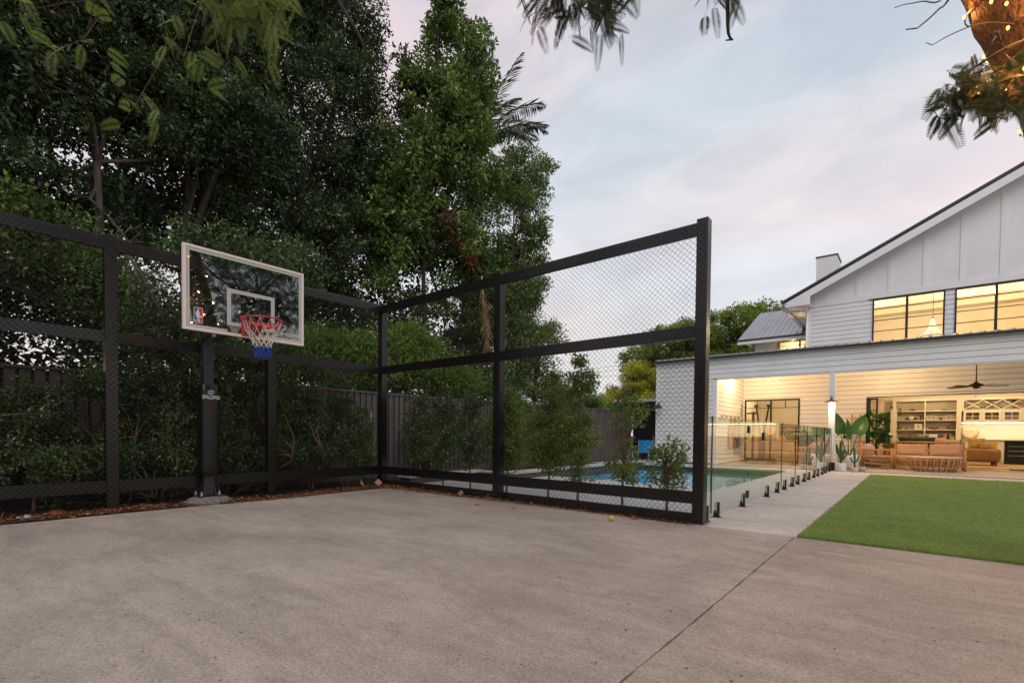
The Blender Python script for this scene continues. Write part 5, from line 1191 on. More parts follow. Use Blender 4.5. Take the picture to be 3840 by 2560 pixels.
cactus(T, [([(cx, cyy, .11), (cx-.01, cyy, .4), (cx-.02, cyy, .66), (cx-.02, cyy, .72)], .03), ([(cx, cyy, .25), (cx-.07, cyy, .30), (cx-.10, cyy, .40), (cx-.10, cyy, .44)], .022), ([(cx, cyy, .28), (cx+.06, cyy, .34), (cx+.09, cyy, .46), (cx+.09, cyy, .52)], .022)])
T = thing('potted_plant', 'wispy dry plant in a tapered grey pot, rightmost of the small pots', 'plant', (-1.19, 17.80, 0)); cx, cyy = -1.19, 17.80
MB().lathe((cx, cyy, 0), [(.07, 0), (.095, .07), (.085, .155), (.075, .155), (0, .14)], 22).build('pot', m_potg, T)
rg = np.random.default_rng(3); n = 260; P = np.array([cx, cyy, .26])+rg.normal(size=(n, 3))*[.055, .05, .055]; leaf_obj('foliage', P, rg.normal(size=(n, 3))+[0, 0, .5], rg.normal(size=(n, 3)), np.full(n, .04), np.full(n, .009), leafmat('wispy', (0.05, 0.08, 0.03), (0.12, 0.10, 0.05), .6, .2), T)
# fiddle-leaf fig
T = thing('potted_plant', 'dark fiddle-leaf fig with big rounded leaves behind the cane armchair', 'plant', (-1.02, 20.95, .02)); cx, cyy = -1.02, 20.93
MB().lathe((cx, cyy, .02), [(.15, 0), (.20, .30), (.18, .31), (0, .28)], 22).build('pot', m_potg, T)
m_fig = leafmat('fig_leaf', (0.02, 0.07, 0.014), (0.045, 0.12, 0.02), 0.3, 0.2)
rg = np.random.default_rng(8); b = MB()
for k in range(4): b.tube([(cx, cyy, .28), (cx+.08*math.cos(k*1.7), cyy+.08*math.sin(k*1.7), .9), (cx-.12+.12*k, cyy+.1*math.sin(k), 1.5+.05*k)], [.018, .013, .006], 6)
b.build('stems', m_bark, T)
cl = []
for i in range(62):
    z = rg.uniform(.72, 1.78); wz = .30*(1 if z > 1.0 else .9); a = rg.uniform(0, 2*PI); r_ = wz*rg.random()**.5; xx_ = cx+.10*(1.3-z)+r_*math.cos(a)*1.15; yy_ = cyy-.05+r_*math.sin(a)*.6
    cl.append((xx_, min(yy_, 21.05), z))
P = np.array(cl); n = len(P); Dd = P-[cx, cyy, 1.1]; Dd[:, 2] *= .4; Dd += rg.normal(size=(n, 3))*.25; Nn = rg.normal(size=(n, 3))*.5+[.1, -.9, .5]
leaf_obj('leaves', P, Dd, Nn, rg.uniform(.20, .30, n), rg.uniform(.16, .22, n), m_fig, T, six=True)
# chandelier
T = thing('chandelier', 'glowing beaded bell-shaped chandelier behind the upper window', 'chandelier', (.41, 23.5, 7.19)); hx, hy = .41, 23.5
MB().tube([(hx, hy, 7.19), (hx+.01, hy, 6.4), (hx, hy, 5.38)], .010, 6).build('chain', m_br, T)
m_bead = emit('crystal_glow', (1.0, 0.80, 0.52), 1.5)
b = MB()
for k in range(30):
    a = 2*PI*k/30; pts = [(hx+r_*math.cos(a), hy+r_*math.sin(a), z) for r_, z in ((.04, 5.36), (.07, 5.2), (.13, 5.0), (.25, 4.80), (.32, 4.73))]; b.tube(pts, .007, 4, cap=False)
b.build('bead_strings', m_bead, T)
for r_, z in ((.04, 5.36), (.33, 4.72)): MB().tube([(hx+r_*math.cos(2*PI*i/24), hy+r_*math.sin(2*PI*i/24), z) for i in range(25)], .014, 6, cap=False).build('hoop', m_br, T)
lamp('chandelier_light', 'POINT', (hx, hy, 4.95), 30, WARM2, T, .1)
# gym machine
T = thing('exercise_machine', 'black and silver cable exercise machine behind the veranda window', 'exercise machine', (-4.9, 22.5, .02)); m_gy = pbr('gym_black', (0.03, 0.03, 0.033), .4); m_gs = pbr('gym_silver', (0.3, 0.3, 0.3), .35, metal=.5)
b = MB().box(-5.35, -5.27, 22.5, 22.58, .02, 2.05).box(-5.55, -5.2, 22.48, 22.6, 1.95, 2.02).box(-5.6, -4.5, 22.4, 22.9, .02, .1); b.build('tower', m_gy, T)
for s_ in (-1, 1): MB().bar((-4.95+.05*s_, 22.5, 1.0), (-4.95+.24*s_, 22.5, 2.28), .06, .05).box(-4.95+.24*s_-.07, -4.95+.24*s_+.07, 22.45, 22.55, 2.24, 2.33).build('arm', m_gy, T)
MB().bar((-5.12, 22.5, 2.33), (-4.78, 22.5, 2.33), .015).box(-5.08, -4.82, 22.45, 22.6, .1, 1.0).build('weight_stack', m_gs, T)
# hooks with towels on the left veranda wall
for i, (y, c_, lb_) in enumerate(((18.36, None, 'black wall hook, first from the veranda corner, empty'), (18.90, None, 'black wall hook, second from the veranda corner, empty'), (19.43, 1, 'third black wall hook, holding the striped towel'), (19.96, 2, 'fourth black wall hook, holding the red patterned towel'), (20.47, 3, 'fifth black wall hook, holding the green towel'))):
    o = thing('wall_hook', lb_, 'hook', (-5.38, y, 1.75), group='black hooks on the veranda side wall')
    MB().tube([(-5.379, y, 1.72), (-5.34, y, 1.70), (-5.30, y, 1.76)], .010, 6).build('peg', m_blackframe, o); MB().box(-5.379, -5.368, y-.02, y+.02, 1.68, 1.78).build('hook_plate', m_blackframe, o)
def towel(y, z0, z1, wd, mat, lb_):
    T = thing('towel', lb_, 'towel', (-5.34, y, z1), group='towels hanging on the veranda hooks'); b = MB(); vs = []; n = 18; m = 14
    for i in range(n+1):
        t = i/n
        for j in range(m+1):
            u = -1+2*j/m; w_ = wd*(.12+.88*min(1, t*1.9)**.7)*(1-.25*max(0, t-.7)); vs.append((-5.335+.028*math.sin(u*9+t*3)*min(1, t*3), y+u*w_/2, z1-t*(z1-z0)-.10*abs(u)*(t > .9)))
    fs = [(i*(m+1)+j, i*(m+1)+j+1, (i+1)*(m+1)+j+1, (i+1)*(m+1)+j) for i in range(n) for j in range(m)]
    b.add(vs, fs, True).build('towel_cloth', mat, T)
towel(19.43, .62, 1.74, .46, pbr('towel_beige', (0.62, 0.55, 0.42), .95, col2=(0.36, 0.32, 0.18), scale=2.2, stretch=(1, 3, 1)), 'cream and khaki striped towel hanging on the third hook')
towel(19.98, .62, 1.75, .42, pbr('towel_red', (0.35, 0.03, 0.08), .95, col2=(0.55, 0.48, 0.45), scale=3.0), 'red and white patterned towel hanging on the fourth hook')
towel(20.48, .66, 1.78, .40, pbr('towel_green', (0.02, 0.12, 0.05), .95, col2=(0.5, 0.5, 0.42), scale=3.4), 'green and white patterned towel hanging on the fifth hook')
o = thing('wall_sign', 'tall narrow grey printed sign on the wall beside the gym window', 'sign', (-5.37, 20.98, 2.05)); MB().box(-5.378, -5.368, 20.9, 21.06, 1.80, 2.30).build('sign_board', pbr('sign_grey', (0.40, 0.45, 0.45), .5), o)
b = MB()
for i in range(7): b.box(-5.3675, -5.366, 20.915, 21.045, 1.83+.063*i, 1.855+.063*i)
b.build('sign_print', pbr('sign_print', (0.08, 0.12, 0.14), .5), o)
# blue pool lounger beside the carport, broom
m_bl = pbr('blue_mesh', (0.03, 0.30, 0.62), .5, var=.2, scale=6); m_ch = pbr('chair_frame', (0.45, 0.46, 0.48), .35, metal=.4)
T = thing('pool_chair', 'bright blue pool chair with upright back beyond the far corner of the pool', 'chair', (-7.55, 16.9, 0))
MB().box(-7.90, -7.34, 17.02, 17.06, .42, .84).build('backrest', m_bl, T)
MB().box(-7.90, -7.34, 16.55, 17.0, .40, .43).build('seat', m_bl, T)
for x in (-7.92, -7.32):
    for y in (16.56, 17.04): MB().tube([(x, y, 0), (x, y, .44 if y < 17 else .86)], .014, 6).build('leg', m_ch, T)
    MB().tube([(x, 16.56, .60), (x, 17.04, .62)], .014, 6).build('armrest', m_ch, T)
T = thing('foot_stool', 'low blue slung footrest left of the blue pool chair', 'footstool', (-8.15, 16.6, 0))
b = MB().add([(-8.5, 16.4, .10), (-8.05, 16.4, .36), (-8.05, 16.8, .36), (-8.5, 16.8, .10)], [(0, 1, 2, 3)]).build('sling', m_bl, T)
for y in (16.4, 16.8): MB().tube([(-8.52, y, .09), (-8.03, y, .37), (-8.0, y, .0)], .012, 6).tube([(-8.5, y, .10), (-8.5, y, 0)], .012, 6).build('side_frame', m_ch, T)

# ================================================================== vegetation
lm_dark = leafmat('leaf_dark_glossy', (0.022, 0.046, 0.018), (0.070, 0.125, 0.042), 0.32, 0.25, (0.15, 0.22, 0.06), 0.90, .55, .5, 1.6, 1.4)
lm_mid = leafmat('leaf_mid_green', (0.045, 0.090, 0.024), (0.115, 0.195, 0.045), 0.34, 0.32, (0.28, 0.37, 0.07), 0.84, .5, .6, 1.5, 1.2)
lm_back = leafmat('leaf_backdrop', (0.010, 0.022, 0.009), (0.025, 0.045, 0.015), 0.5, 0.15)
lm_lime = leafmat('leaf_lime', (0.09, 0.17, 0.028), (0.18, 0.28, 0.05), 0.5, 0.35)
lm_hedge = leafmat('leaf_hedge', (0.045, 0.08, 0.03), (0.105, 0.165, 0.06), 0.32, 0.28, (0.24, 0.33, 0.08), 0.88, .5)
lm_sap = leafmat('leaf_sapling', (0.10, 0.17, 0.03), (0.20, 0.29, 0.05), 0.40, 0.4, (0.24, 0.28, 0.06), 0.88, .4)
lm_yel = leafmat('leaf_yellow', (0.34, 0.36, 0.03), (0.58, 0.54, 0.05), 0.6, 0.4, (0.16, 0.22, 0.04), 0.75)
lm_poin = leafmat('leaf_poinciana', (0.09, 0.17, 0.03), (0.18, 0.27, 0.045), 0.55, 0.35, (0.42, 0.38, 0.05), 0.86)
g1 = 'tall trees beyond the boundary fence'
# big dark trees left, behind the paling fence
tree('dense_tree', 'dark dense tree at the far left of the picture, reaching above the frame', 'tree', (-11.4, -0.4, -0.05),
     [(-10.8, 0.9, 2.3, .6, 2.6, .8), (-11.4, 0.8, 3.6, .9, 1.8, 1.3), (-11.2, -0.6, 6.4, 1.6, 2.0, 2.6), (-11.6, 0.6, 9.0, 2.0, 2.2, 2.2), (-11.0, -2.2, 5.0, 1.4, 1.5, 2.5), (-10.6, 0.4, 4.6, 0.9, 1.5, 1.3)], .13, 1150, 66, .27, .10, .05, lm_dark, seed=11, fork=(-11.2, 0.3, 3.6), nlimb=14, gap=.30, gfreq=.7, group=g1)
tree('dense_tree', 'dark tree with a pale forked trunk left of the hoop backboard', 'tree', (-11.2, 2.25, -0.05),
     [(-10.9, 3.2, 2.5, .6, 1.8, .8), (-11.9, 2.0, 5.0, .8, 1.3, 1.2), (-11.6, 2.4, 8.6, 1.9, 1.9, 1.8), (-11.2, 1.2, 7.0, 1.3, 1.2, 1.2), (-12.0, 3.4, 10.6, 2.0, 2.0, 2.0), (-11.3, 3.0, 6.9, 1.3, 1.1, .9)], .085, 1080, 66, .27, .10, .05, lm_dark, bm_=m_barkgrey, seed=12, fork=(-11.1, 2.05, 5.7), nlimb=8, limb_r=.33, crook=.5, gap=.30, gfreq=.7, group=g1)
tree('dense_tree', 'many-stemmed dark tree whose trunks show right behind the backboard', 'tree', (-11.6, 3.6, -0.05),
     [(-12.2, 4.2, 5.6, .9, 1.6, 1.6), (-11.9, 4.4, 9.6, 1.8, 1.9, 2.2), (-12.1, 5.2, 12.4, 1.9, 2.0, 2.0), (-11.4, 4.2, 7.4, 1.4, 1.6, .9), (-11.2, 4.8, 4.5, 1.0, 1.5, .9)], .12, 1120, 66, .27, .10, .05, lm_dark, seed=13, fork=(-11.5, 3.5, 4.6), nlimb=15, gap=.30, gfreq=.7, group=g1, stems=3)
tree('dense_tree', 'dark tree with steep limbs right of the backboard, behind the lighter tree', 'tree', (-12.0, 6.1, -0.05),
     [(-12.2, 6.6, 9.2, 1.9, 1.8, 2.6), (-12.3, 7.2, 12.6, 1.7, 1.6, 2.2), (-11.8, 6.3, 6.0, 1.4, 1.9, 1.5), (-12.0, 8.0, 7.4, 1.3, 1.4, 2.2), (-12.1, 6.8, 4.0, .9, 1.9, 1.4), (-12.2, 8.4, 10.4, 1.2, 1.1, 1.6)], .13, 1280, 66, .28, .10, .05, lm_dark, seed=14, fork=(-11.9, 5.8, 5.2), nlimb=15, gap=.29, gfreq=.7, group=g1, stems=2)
tree('broadleaf_tree', 'tall broad-leaved lighter green tree at the edge of the dark trees against the sky', 'tree', (-10.75, 9.25, -0.05),
     [(-10.9, 9.9, 9.3, 1.5, 1.75, 2.3), (-10.9, 10.5, 11.8, 1.2, 1.25, 1.8), (-10.9, 11.4, 11.4, .9, .9, 1.4), (-10.9, 9.0, 10.9, .6, .7, .6), (-10.9, 11.0, 9.6, 1.2, 1.1, 1.6), (-10.7, 8.7, 8.4, 1.1, 1.2, 1.3), (-10.8, 10.3, 6.6, 1.1, 1.3, 1.2), (-10.8, 9.9, 13.3, .5, .4, .8), (-10.8, 11.2, 12.9, .4, .4, .7), (-11.2, 9.2, 5.2, .9, 1.6, 1.1), (-10.9, 8.2, 6.6, .9, .9, 1.3), (-10.9, 11.4, 5.2, .9, 1.0, 1.4), (-11.2, 10.8, 3.6, .7, 1.4, .9)],
     .09, 1080, 58, .26, .14, .07, lm_mid, seed=15, fork=(-10.75, 9.1, 6.2), nlimb=16, gap=.30, gfreq=.8, group=g1, six=True)
tree('broadleaf_tree', 'slender mid-green tree right of the broad-leaved tree, standing furthest right against the sky', 'tree', (-10.9, 13.1, -0.05),
     [(-10.9, 13.0, 8.0, 1.3, 1.5, 1.9), (-10.9, 13.7, 10.0, 1.0, 1.1, 1.1), (-10.9, 12.6, 5.6, 1.2, 1.4, 1.5), (-10.9, 13.6, 6.6, 1.0, 1.0, 1.6), (-10.8, 14.8, 10.9, .35, .5, .25)],
     .07, 900, 55, .25, .11, .055, lm_mid, bm_=m_barkgrey, seed=16, fork=(-10.9, 13.2, 4.4), nlimb=14, gap=.30, gfreq=.9, group=g1)
tree('broadleaf_tree', 'low leafy tree filling the gap over the fence below the slender tree', 'tree', (-10.6, 14.4, -0.05),
     [(-10.6, 14.2, 3.8, 1.1, 1.7, 1.4), (-10.6, 12.2, 3.2, .9, 1.4, 1.1), (-10.6, 15.4, 2.6, .8, .8, .8)], .09, 420, 70, .33, .10, .05, lm_mid, seed=17, nlimb=9, gap=.25, group=g1)
tree('broadleaf_tree', 'loose pale green foliage tree over the fence behind the court corner', 'tree', (-10.5, 8.0, -0.05),
     [(-10.3, 7.6, 2.8, .6, 1.5, .75), (-10.3, 9.6, 2.6, .6, 1.2, .7), (-10.4, 6.0, 2.7, .6, 1.0, .7), (-10.4, 8.4, 3.5, .5, .9, .4)], .10, 420, 70, .36, .12, .05, lm_lime, seed=18, nlimb=9, gap=.25, group=g1)
tree('broadleaf_tree', 'grey-green shrubby tree low over the fence at the far left', 'tree', (-10.2, 0.9, -0.05),
     [(-10.1, 0.6, 3.9, .7, 1.5, .8), (-10.1, 1.9, 3.4, .6, .9, .6), (-10.2, -1.0, 3.4, .7, 1.2, 1.0)], .06, 360, 70, .32, .085, .04, lm_mid, bm_=m_barkgrey, seed=19, nlimb=12, gap=.35, group=g1)
tree('broadleaf_tree', 'small light green tree whose shoots stick up behind the backboard', 'tree', (-9.1, 3.5, -0.05),
     [(-9.1, 3.3, 4.0, .5, .9, .55), (-9.0, 4.3, 4.2, .45, .8, .45), (-9.1, 2.6, 3.1, .4, .7, .6)], .035, 85, 60, .26, .085, .038, lm_hedge, seed=20, nlimb=10, gap=.2, group=g1)
# far backdrop of foliage behind those trees
rg = np.random.default_rng(31)
cl = clump_points(rg, [(-17, -3, 5, 2, 5, 5.0), (-17.5, 4, 7.5, 2, 5, 7.5), (-17, 10, 6.5, 2, 4.5, 6.5), (-17, -2, 12, 2, 5, 3), (-18, 16.5, 3.6, 2, 4.5, 4.2)], 2300, .3, .34, .45, 5)
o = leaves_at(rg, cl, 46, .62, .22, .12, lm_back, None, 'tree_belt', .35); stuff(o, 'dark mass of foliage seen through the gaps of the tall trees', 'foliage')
cl = clump_points(rg, [(-8, -15, 3.2, 6, 2, 3.6), (2, -16, 3.6, 6, 2, 4.0), (11, -14, 3.0, 5, 2, 3.4)], 1300, .3, .42, .5, 6)  # foliage added out of view so the black fence frames reflect something dark
o = leaves_at(rg, cl, 40, .65, .24, .13, lm_back, None, 'unseen_dark_foliage', .35); stuff(o, 'unseen dark foliage added behind the camera to darken reflections in the fence', 'foliage')
# hanging dead clusters
rg = np.random.default_rng(32); cl = np.array([(-10.0, 9.35, 6.9), (-10.0, 9.5, 6.7), (-9.95, 9.75, 6.35), (-9.9, 10.1, 6.05), (-9.9, 10.0, 6.2), (-9.9, 10.25, 6.0)])
T = thing('dead_branch', 'hanging branch of dead red-brown leaves in the lighter tree', 'branch', (-10.0, 9.4, 7.1)); leaves_at(rg, cl, 60, .24, .14, .05, leafmat('dead_red', (0.10, 0.03, 0.015), (0.22, 0.08, 0.04), .8, .1), T, 'dead_leaves'); MB().tube([(-10.2, 9.2, 7.3), (-10.0, 9.6, 6.6), (-9.9, 10.2, 6.0)], .015, 5).build('twig', m_bark, T)
T = thing('dead_palm_frond', 'dry pale brown palm frond hanging beside the middle fence post', 'palm frond', (-9.6, 10.3, 5.3))
rg = np.random.default_rng(33); n = 150; t_ = rg.random(n); P = np.stack([-9.6+.03*rg.normal(size=n), 10.28+.22*t_+.02*rg.normal(size=n), 5.2-1.6*t_], 1); D = rg.normal(size=(n, 3))*.22+[0, .18, -1]
leaf_obj('fronds', P, D, rg.normal(size=(n, 3)), rg.uniform(.3, .6, n), np.full(n, .016), leafmat('dead_palm', (0.20, 0.11, 0.06), (0.36, 0.23, 0.14), .8, .1), T); MB().tube([(-9.6, 10.25, 5.5), (-9.6, 10.4, 4.4), (-9.6, 10.5, 3.6)], [.016, .012, .006], 6).build('rachis', m_cane2, T)
# bare tangled branch left of the backboard
T = thing('bare_branches', 'tangle of bare grey lichen-covered branches between left fence post and backboard', 'branches', (-8.95, 2.4, 1.9)); rg = np.random.default_rng(34); b = MB()
main = [Vector((-8.9, 1.85, 3.75)), Vector((-8.9, 2.05, 3.5)), Vector((-8.92, 2.2, 3.25)), Vector((-8.95, 2.35, 2.95)), Vector((-9.0, 2.5, 2.5)), Vector((-9.05, 2.6, 1.8))]; b.tube(main, [.015, .022, .03, .034, .04, .045], 7)
for k in range(38):
    p = main[rg.integers(0, 5)].lerp(main[rg.integers(0, 5)], rg.random()); d = Vector(rg.normal(size=3)); d.x *= .4; d.normalize(); pts = [p]
    for i in range(6): d = (d+Vector(rg.normal(size=3))*.55).normalized(); pts.append(pts[-1]+d*rg.uniform(.06, .14))
    b.tube(pts, [.009*(1-i/8) for i in range(7)], 4, cap=False)
b.build('twigs', pbr('grey_twig', (0.15, 0.12, 0.10), .9, var=.4, scale=20), T)
# palm
T = thing('palm_tree', 'palm tree with drooping feather fronds showing right behind the lighter tree', 'palm tree', (-13, 13.2, -0.05)); rg = np.random.default_rng(35)
MB().tube([(-13, 13.2, -.05), (-13.05, 13.1, 5), (-13, 13.2, 10.6)], [.22, .17, .15], 10).build('trunk', m_barkgrey, T); MB().tube([(-13, 13.2, 10.58), (-13, 13.2, 11.8)], [.16, .10], 10).build('crownshaft', pbr('shaft_green', (0.05, 0.09, 0.03), .5), T)
def palmfrond(T, base, ax, Ln, rise, sag, nl, ll, mat, name='frond'):
    ax = Vector(ax).normalized(); pts = []; n = 14
    for i in range(n+1):
        t = i/n; pts.append(Vector(base)+Vector((ax.x, ax.y, 0))*(Ln*t*(1-.15*t))+Vector((0, 0, rise*t-sag*t*t)))
    b = MB().tube(pts, [.022*(1-.8*i/n)+.002 for i in range(n+1)], 5); Pp = []; Dd = []; L_s = []
    for j in range(nl):
        t = .10+.90*j/nl; k = min(n-1, int(t*n)); p = pts[k].lerp(pts[k+1], t*n-k); d = (pts[k+1]-pts[k]).normalized(); s = d.cross(Vector((0, 0, 1))).normalized()
        for sg in (-1, 1): Pp.append(p); Dd.append(d*.55+s*sg*.75+Vector((0, 0, -.45+rg.normal()*.15))); L_s.append(ll*(math.sin(PI*min(1, t*.85+.12)))*rg.uniform(.85, 1.1)+.05)
    f = b.build(name, pbr('rachis_green', (0.07, 0.09, 0.03), .5), T)
    lf = leaf_obj('leaflets', np.array(Pp), np.array(Dd), np.array([[0.2, 0.1, 1.]]*len(Pp))+rg.normal(size=(len(Pp), 3))*.3, np.array(L_s), np.full(len(Pp), .05), mat, T); lf.parent = f
    return f
m_palm = leafmat('palm_leaf', (0.025, 0.045, 0.016), (0.06, 0.09, 0.03), .4, .25)
for (a, Ln, rise, sag) in ((92, 5.2, 4.6, 2.3), (84, 3.2, 6.4, 1.5), (35, 3.4, 2.8, 2.4), (98, 4.2, 6.2, 2.4), (60, 3.6, 4.6, 2.4), (110, 3.2, 3.2, 1.6), (10, 3.2, 2.0, 2.8), (140, 3.2, 2.2, 2.6), (75, 4.4, 3.9, 1.8), (-60, 3.2, 3.4, 1.5), (-100, 3.2, 2.2, 2.5), (-30, 3, 2.6, 2.0), (180, 3.2, 2.0, 2.4), (215, 3.0, 3.0, 2.0), (60, 3.6, .2, 2.6)):
    palmfrond(T, (-13, 13.2, 11.7), (math.cos(R(a)), math.sin(R(a)), 0), Ln, rise, sag, 60, .72, m_palm)
# distant trees
g2 = 'trees far behind the house and pool'
tree('spreading_tree', 'wide umbrella-crowned tree with yellow-tipped foliage behind the house roofs', 'tree', (-10.5, 38, -.06),
     [(-9.3, 38, 8.5, 5.4, 3.5, 1.6), (-14.0, 38, 8.0, 3.8, 3, 1.6), (-5.8, 38, 8.0, 3.0, 3, 1.4), (-12.0, 37, 6.0, 4.2, 2.5, 1.1), (-8, 37, 6.2, 3.4, 2.5, 1.1), (-16.8, 37.5, 6.8, 2.2, 2, 1.3)], .4, 1050, 70, .55, .24, .12, lm_poin, bm_=m_barkgrey, seed=41, fork=(-10.6, 38, 3.2), nlimb=24, gap=.36, gfreq=.45, shell=.6, group=g2, upb=.9)
tree('golden_tree', 'bright yellow-green bushy tree left of the white wing wall', 'tree', (-14.0, 30, -.06),
     [(-14.0, 30, 4.7, 1.1, 1.0, 1.1), (-13.2, 30, 4.2, .9, 1.0, 1.2), (-15.1, 30, 3.3, 1.3, 1.0, .9), (-13.0, 29.6, 3.0, 1.2, 1.0, .8)], .2, 460, 60, .34, .15, .07, lm_yel, seed=42, nlimb=10, gap=.33, gfreq=.8, group=g2)
tree('leafy_tree', 'rounded green tree far left of the golden tree, over the fence', 'tree', (-17.2, 31, -.06),
     [(-16.6, 31, 2.9, 1.2, 1.4, 1.0), (-18.4, 31, 3.0, 1.0, 1.4, 1.0), (-14.8, 29, 2.3, 1.6, 1.2, .8)], .2, 240, 60, .38, .16, .08, lm_lime, seed=43, nlimb=10, gap=.25, group=g2)
tree('leafy_tree', 'dark small distant tree in the gap between saplings', 'tree', (-21, 42, -.06), [(-21, 42, 4.2, 2.2, 2, 1.6), (-26, 42, 3.0, 3.0, 2, 1.4)], .25, 240, 60, .5, .22, .11, lm_mid, seed=44, nlimb=9, gap=.25, group=g2)
# hedge shrubs behind the back fence
g3 = 'hedge shrubs between the court fence and paling fence'
hs = [(-8.75, -0.9, 1.55, 'shrub at the far left edge of the hedge'), (-8.72, 0.15, 1.62, 'hedge shrub behind the plastic bottle'), (-8.75, 0.95, 1.50, 'hedge shrub just left of the second fence post'), (-8.72, 1.75, 1.72, 'hedge shrub directly behind the left fence post'),
      (-8.72, 2.35, 1.85, 'hedge shrub just left of the padded pole'), (-8.68, 3.1, 2.25, 'tallest leggy hedge shrub right of the padded pole'), (-8.68, 3.95, 2.1, 'hedge shrub climbing by the third fence post'), (-8.7, 4.7, 1.75, 'hedge shrub right of the third fence post'), (-8.7, 5.45, 1.60, 'last hedge shrub before the fence corner')]
for i, (x, y, h_, lb_) in enumerate(hs):
    h_ *= 1.12
    tree('hedge_shrub', lb_, 'shrub', (x, y, -.02), [(x, y, h_*.55, .38, .52, h_*.42), (x+.1, y+.1, h_*.30, .36, .45, h_*.22), (x, y-.15, h_*.82, .26, .36, h_*.18)],
         .022, 185, 78, .155, .054, .027, lm_hedge, bm_=m_bark_stem, seed=60+i, fork=(x, y, .45), nlimb=12, gap=.27, gfreq=1.6, shell=.35, group=g3, stems=3, sway=.8)
tree('climbing_shrub', 'tall scrambling shrub reaching up behind the middle rail, right of the hoop pole', 'shrub', (-8.9, 3.3, -.02), [(-8.85, 3.0, 2.3, .30, .8, .45), (-8.9, 4.2, 2.4, .30, .8, .4), (-8.9, 2.2, 2.5, .3, .6, .4), (-8.85, 5.2, 2.15, .25, .5, .3)], .03, 190, 75, .17, .06, .028, lm_hedge, bm_=m_bark_stem, seed=72, nlimb=10, gap=.3, gfreq=1.3, group=g3)
# drooping tendrils of fresh leaves and sprigs poking through the mesh
rg = np.random.default_rng(77)
for i, (y, z, lb_) in enumerate(((2.42, .58, 'fresh leafy sprig poking through the mesh left of the pole base'), (1.2, .55, 'pale leafy sprig poking through the mesh left of the first rail post'), (5.45, .45, 'leafy sprig drooping over the bottom rail by the corner'), (2.95, .75, 'fresh sprig right of the padded pole'))):
    T = thing('leafy_sprig', lb_, 'sprig', (-8.15, y, z), group='sprigs poking through the back fence'); b0_ = Vector((-8.3, y, z+.2)); b = MB(); Ps = []
    for k in range(7):
        e_ = b0_+Vector((rg.uniform(.2, .5), rg.uniform(-.25, .25), rg.uniform(-.3, .1))); b.tube([b0_, b0_.lerp(e_, .5)+Vector((0, 0, .06)), e_], [.005, .004, .002], 4, cap=False)
        for q in range(16): Ps.append(b0_.lerp(e_, .35+.65*q/16)+Vector(rg.normal(size=3))*.018)
    b.build('twigs', m_bark_stem, T); P = np.array(Ps); n = len(P); leaf_obj('leaves', P, rg.normal(size=(n, 3))+[.4, 0, .3], rg.normal(size=(n, 3))*.6+[.3, 0, .8], np.full(n, .055), np.full(n, .028), leafmat('leaf_fresh', (0.045, 0.085, 0.02), (0.09, 0.14, 0.03), .4, .3), T)
T = thing('hanging_vine', 'pale green vine tendrils hanging on the mesh right of the hoop pole', 'vine', (-8.2, 3.4, 1.9)); b = MB(); Ps = []
for k, (y, z0, z1) in enumerate(((3.05, 1.75, 1.0), (3.62, 1.95, 1.25), (4.25, 1.9, 1.2), (4.6, 1.85, 1.45), (2.45, 1.6, 1.0), (3.3, 1.5, .7))):
    pts = [Vector((-8.2+.03*math.sin(i*1.3), y+.06*math.sin(i*.9+k), z0+(z1-z0)*i/8)) for i in range(9)]; b.tube(pts, .003, 4, cap=False)
    for i in range(70): t = rg.random()*7.99; j = int(t); Ps.append(pts[j].lerp(pts[j+1], t-j)+Vector(rg.normal(size=3))*.02)
b.build('tendrils', m_bark_stem, T); P = np.array(Ps); n = len(P); leaf_obj('leaves', P, rg.normal(size=(n, 3))+[.3, 0, -.4], rg.normal(size=(n, 3))+[.6, 0, .4], np.full(n, .04), np.full(n, .022), leafmat('leaf_fresh', (0.045, 0.085, 0.02), (0.09, 0.14, 0.03), .4, .3), T)
# ferns at the fence foot
for i, (x, y, lb_) in enumerate(((-8.3, 1.15, 'green fern left of the left fence post foot'), (-8.35, 1.45, 'small fern touching the left fence post foot'), (-8.4, 2.2, 'low fern left of the concrete footing'), (-8.35, 3.45, 'tiny fern left of the third post foot'))):
    T = thing('fern', lb_, 'fern', (x, y, -.01), group='ferns under the back fence'); Pp = []; Dd = []; Ls = []; b = MB()
    for k in range(9):
        a = rg.uniform(-1.6, 1.6); d = Vector((math.cos(a), math.sin(a), 0)); Lf = rg.uniform(.2, .36); pts = [Vector((x, y, 0))+d*(Lf*t)+Vector((0, 0, Lf*(1.1*t-.75*t*t))) for t in (0, .25, .5, .75, 1)]; b.tube(pts, .002, 4, cap=False)
        for j in range(22):
            t = .15+.85*j/22; q = min(3, int(t*4)); p = pts[q].lerp(pts[q+1], t*4-q); s = d.cross(Vector((0, 0, 1)))
            for sg in (-1, 1): Pp.append(p); Dd.append(s*sg+d*.3); Ls.append(.075*(1-t*.85)+.01)
    b.build('stems', m_bark_stem, T); n = len(Pp); leaf_obj('fronds', np.array(Pp), np.array(Dd), np.array([[0, 0, 1.]]*n)+rg.normal(size=(n, 3))*.2, np.array(Ls), np.full(n, .014), leafmat('fern_green', (0.03, 0.085, 0.012), (0.06, 0.14, 0.02), .5, .3), T)
